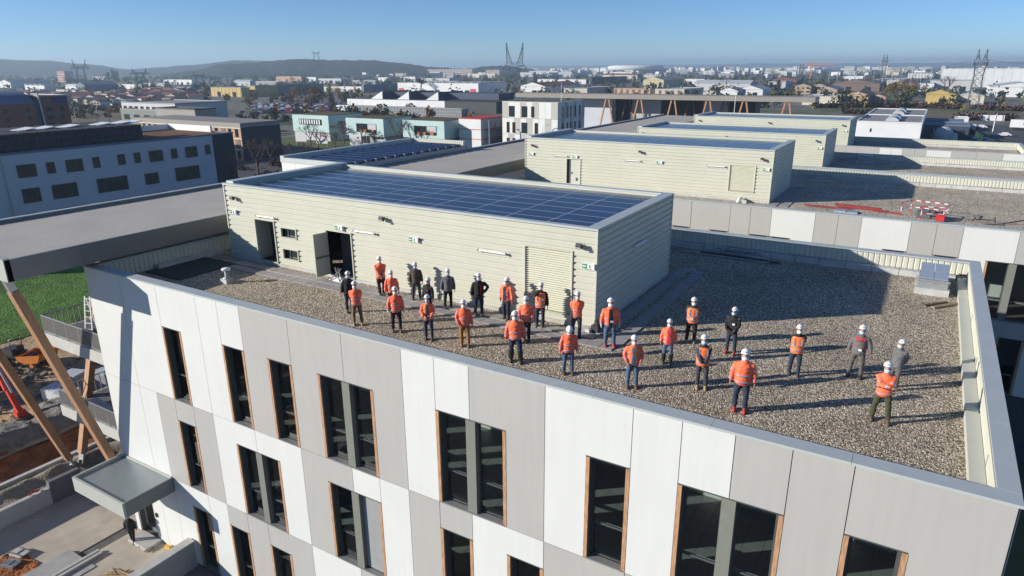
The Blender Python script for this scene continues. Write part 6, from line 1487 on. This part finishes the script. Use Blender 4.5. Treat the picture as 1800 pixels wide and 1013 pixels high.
# ---------------------------------------------------------------- far houses, city blocks, stadium, crane, pylons, hills
HG='tiled houses between the warehouses on the left'
hp=[]
for k,(wl,rf) in enumerate((('cream','redroof'),('tan','brownroof'),('white','redroof'))):
    hp.append(building('house',-500,300,9,10,4.6,wl,rf,'g',('small cream house with red tiles in the left housing estate','small tan house with brown tiles in the left housing estate','small white house with red tiles in the left housing estate')[k],'house',seed=k,n=3,storeys=2,group=HG))
rn=random.Random(21); first=[True]*3; cnt=0
for i in range(400):
    a=rn.uniform(-36.5,-24.5); d=rn.uniform(520,760); an=YAW-R(a); x=-math.sin(an)*d; y=math.cos(an)*d
    if cnt>=150: break
    if any(abs(x+f[3]/2-f[1])<f[3]/2+7 and -9<y-f[2]<max(f[4],12)+9 for f in FAR): continue
    k=rn.randrange(3); rz=rn.choice((0,90,20,-30)); cnt+=1
    if first[k]: first[k]=False; hp[k].location=(x,y,-14); hp[k].rotation_euler=(0,0,R(rz))
    else: dup(hp[k],(x,y,-14),R(rz),rn.uniform(.8,1.15))
CG='far city blocks under the horizon'
cb=[]
for k,wl in enumerate(('white','cream','palegrey')):
    cb.append(building('apartment_block',0,2500,26,14,11,wl,'grey','f','small %s block in the far city under the horizon'%('white','cream','pale grey')[k],'flats',detail=False,group=CG))
first=[True]*3
for i in range(300):
    a=rn.uniform(-12,37) if i%3 else rn.uniform(4,30); d=rn.uniform(1500,3900); an=YAW-R(a); x=-math.sin(an)*d; y=math.cos(an)*d; k=rn.randrange(3); s_=(rn.uniform(.35,1.5),rn.uniform(.5,1.2),rn.uniform(.45,1.1)*(1 if d<2600 else 1.6))
    if first[k]: first[k]=False; cb[k].location=(x,y,-14); cb[k].scale=s_
    else: dup(cb[k],(x,y,-14),R(rn.choice((0,15,-20,40))),s_)
t=thing('stadium','white oval stadium roof on the horizon','stadium',(-985,2520,-14),R(18)); m=MB(); m.rings([(0,0,0,88,70),(0,0,9,92,74)],36); m.build('bowl',P['bluegrey'],t); m=MB(); m.rings([(0,0,9.1,100,80),(0,0,22,104,84),(0,0,27,84,66),(0,0,26,60,44)],36); m.build('roof',P['white'],t)
t=thing('tower_crane','orange and white tower crane on the right horizon','crane',(-181,1223,-14)); m=MB()
for a,b in ((-1,-1),(1,-1),(1,1),(-1,1)): m.beam((a,b,0),(a,b,24),.5)
for k in range(12): m.beam((-1,-1,2*k),(1,-1,2*k+2),.3); m.beam((1,1,2*k),(-1,1,2*k+2),.3); m.beam((1,-1,2*k),(1,1,2*k+2),.3)
m.build('mast',mat('crane_orange',(.6,.25,.05),.5,.1),t)
m=MB(); m.beam((-13,0,24.5),(34,0,24.8),1.1); m.beam((0,0,24),(0,0,29.5),.9); m.beam((0,0,29.5),(20,0,25.2),.3); m.beam((0,0,29.5),(-12,0,25),.3); m.build('jib',mat('crane_red',(.5,.12,.08),.5,.1),t); m=MB(); m.box(-13,-9,-1,1,21.8,24); m.build('counterweight',P['grey'],t)
PYM=mat('pylon_steel',(.10,.11,.125),.6,.1,.2,metal=.2)
def pylon(x,y,h,label,rz=0,kind='peak',base=.17,z=-14,th=.30):
    t=thing('electricity_pylon',label,'pylon',(x,y,z),rz,'electricity pylons')
    def lattice(sec,n):
        """sec: list of (z,cx,hx,hy)"""
        m=MB()
        for (z0,c0,a0,b0),(z1,c1,a1,b1) in zip(sec,sec[1:]):
            co_=[(-1,-1),(1,-1),(1,1),(-1,1)]
            p0=[Vector((c0+i*a0,j*b0,z0)) for i,j in co_]; p1=[Vector((c1+i*a1,j*b1,z1)) for i,j in co_]
            k=max(1,int(n*(z1-z0)/h+.5))
            for q in range(4): m.beam(p0[q],p1[q],th)
            for s_ in range(k):
                for q in range(4):
                    r_=(q+1)%4; f0,f1=s_/k,(s_+1)/k
                    A0=p0[q].lerp(p1[q],f0);A1=p0[q].lerp(p1[q],f1);B0=p0[r_].lerp(p1[r_],f0);B1=p0[r_].lerp(p1[r_],f1)
                    m.beam(A0,B1,th*.6);m.beam(B0,A1,th*.6);m.beam(A1,B1,th*.6)
        return m
    hb=h*base
    if kind=='peak':
        m=lattice([(0,0,hb*.62,hb*.62),(h*.30,0,hb*.30,hb*.30),(h*.55,0,hb*.55,hb*.22)],9); m.build('lattice_body',PYM,t)
        m=lattice([(h*.55,0,hb*1.15,hb*.2),(h*.66,0,hb*.72,hb*.18)],14); m.build('cross_arm',PYM,t)
        for s_ in (-1,1): m=lattice([(h*.66,s_*hb*.52,hb*.24,hb*.18),(h*.85,s_*hb*.70,hb*.10,hb*.08),(h,s_*hb*.80,hb*.015,hb*.015)],10); m.build('peak',PYM,t)
    elif kind=='portal':
        for s_ in (-1,1): m=lattice([(0,s_*hb*1.0,hb*.22,hb*.3),(h*.7,s_*hb*.55,hb*.12,hb*.1)],8); m.build('leg',PYM,t)
        m=lattice([(h*.70,0,hb*1.5,hb*.12),(h*.80,0,hb*1.4,hb*.12)],30); m.build('cross_arm',PYM,t)
        for s_ in (-1,1): m=lattice([(h*.80,s_*hb*.9,hb*.12,hb*.1),(h,s_*hb*1.1,hb*.02,hb*.02)],8); m.build('peak',PYM,t)
    else:
        m=lattice([(0,0,hb*.55,hb*.55),(h*.62,0,hb*.42,hb*.3),(h*.80,0,hb*.55,hb*.2)],10); m.build('lattice_body',PYM,t)
        m=lattice([(h*.76,0,hb*.66,hb*.16),(h*.85,0,hb*.62,hb*.14)],18); m.build('cross_arm',PYM,t)
        for s_ in (-1,1): m=lattice([(h*.85,s_*hb*.33,hb*.16,hb*.1),(h,s_*hb*.4,hb*.02,hb*.02)],10); m.build('peak',PYM,t)
    return t
pylon(-272.7,455.2,40.3,'largest lattice pylon with two tall peaks at the centre of the horizon',YAW,'peak',.19,th=.42)
pylon(14.3,399.8,30.3,'large lattice pylon in front of the giant white hall',YAW*.2,'box',.14,th=.2)
pylon(-59,920.6,34.7,'slim lattice pylon left of the giant white hall',YAW*.3,'box',.125,th=.34)
pylon(-164.9,1029.9,25,'small pylon left of the tower crane',.3,'box',.2,th=.42); pylon(-114.5,900.9,19,'small pylon right of the tower crane',.2,'box',.2,th=.4)
pylon(-843.8,443.4,34.1,'wide pylon before the left hill beside the pink tower',YAW+.5,'portal',.17,th=.3)
pylon(-840.1,510.9,24.6,'low wide pylon among the sheds, left of two',YAW+.4,'portal',.28,th=.3); pylon(-889.5,626.1,19,'low wide pylon among the sheds, right of two',YAW+.4,'portal',.32,th=.3)
pylon(-1500,1430,30,'wide pylon standing on top of the wooded ridge',YAW+.2,'portal',.26,z=26,th=.38)
def wire(a,b,sag,label):
    a=Vector(a);b=Vector(b); m=MB(); m.tube([a.lerp(b,k/16)-Vector((0,0,sag*4*(k/16)*(1-k/16))) for k in range(17)],.07,4,cap=False)
    tag(m.build('power_line',PYM),label,'cable','power lines')
wire((10.5,399.8,11.5),(-61.5,920.6,14.5),7,'power line from the large right pylon to the slim one, left wire'); wire((18,399.8,11.5),(-56.5,920.6,14.5),7,'power line from the large right pylon to the slim one, right wire')
wire((17.5,399.8,11.5),(110,230,16),5,'power line running from the large right pylon out of the frame'); wire((-61,920.6,14.5),(-165,1029.9,8),5,'power line from the slim pylon towards the crane')
wire((-267,457,11),(-560,520,9),8,'power line leaving the central pylon to the left'); wire((-840,450,12),(-1000,330,12),6,'power line leaving the left portal pylon')
FOREST=ramp_mat('hill_forest',[(0,(.008,.017,.015)),(.45,(.022,.034,.026)),(.62,(.055,.055,.036)),(1,(.10,.09,.06))],.035,.95,'noise',.8,3,detail=10,bscale=.05)
def ridge(prof,dist,name,depth,seed,wob,steps=160):
    """hill with a skyline given in (angle deg from view axis, height m above the plain)"""
    vs=[];fs=[];rows=26; rn=random.Random(seed)
    a0,a1=prof[0][0],prof[-1][0]
    for i in range(steps+1):
        a=a0+(a1-a0)*i/steps
        for (p,h0),(q,h1) in zip(prof,prof[1:]):
            if p<=a<=q: f=(a-p)/(q-p); f=f*f*(3-2*f); hh=h0+(h1-h0)*f; break
        an=YAW-R(a)
        for j in range(rows+1):
            u=j/rows; d=dist-depth*.5+depth*u; s_=math.sin(math.pi*min(1,u*1.0))**.8
            z=-15+hh*s_+wob*(noise.noise(Vector((math.sin(an)*d*.004,math.cos(an)*d*.004,seed)))+.7*noise.noise(Vector((math.sin(an)*d*.016,math.cos(an)*d*.016,seed)))+.5*noise.noise(Vector((math.sin(an)*d*.05,math.cos(an)*d*.05,seed))))*min(1,hh/25)*s_
            vs.append((-math.sin(an)*d,math.cos(an)*d,z))
    R1=rows+1
    for i in range(steps):
        for j in range(rows): fs.append((i*R1+j,(i+1)*R1+j,(i+1)*R1+j+1,i*R1+j+1))
    m=MB(); m.add(vs,fs,True); tag(m.build(name,FOREST),kind='structure')
ridge([(-46,78),(-37,72),(-33,62),(-31,48),(-28,22),(-26,30),(-24,40),(-21,62),(-19,60),(-16,40),(-12,20),(-8,0)],3900,'hill',1500,2,5)
ridge([(-27,0),(-24,18),(-21,38),(-19,42),(-17,47),(-14,42),(-11,44),(-9,37),(-6,27),(-4,20),(-2,28),(0,24),(1.5,17),(3.2,0)],2300,'hill',700,5,7,520)
ridge([(-6,0),(0,34),(5,30),(10,42),(14,36),(20,44),(28,38),(36,46),(46,30)],9500,'hill',1600,8,8)
# far-off air
m=MB(); m.box(-8200,8200,-900,10800,-16.5,75)
hz=m.build('haze',None or bpy.data.materials.new('haze')); tag(hz,kind='stuff')
hm=hz.data.materials[0]; hm.use_nodes=True; N=hm.node_tree.nodes; N.remove(N['Principled BSDF']); pv=N.new('ShaderNodeVolumePrincipled'); pv.inputs['Density'].default_value=HAZE_D if 'HAZE_D' in globals() else 2.1e-4
pv.inputs['Color'].default_value=(.60,.79,.97,1); pv.inputs['Anisotropy'].default_value=.2
hm.node_tree.links.new(pv.outputs[0],N['Material Output'].inputs['Volume'])
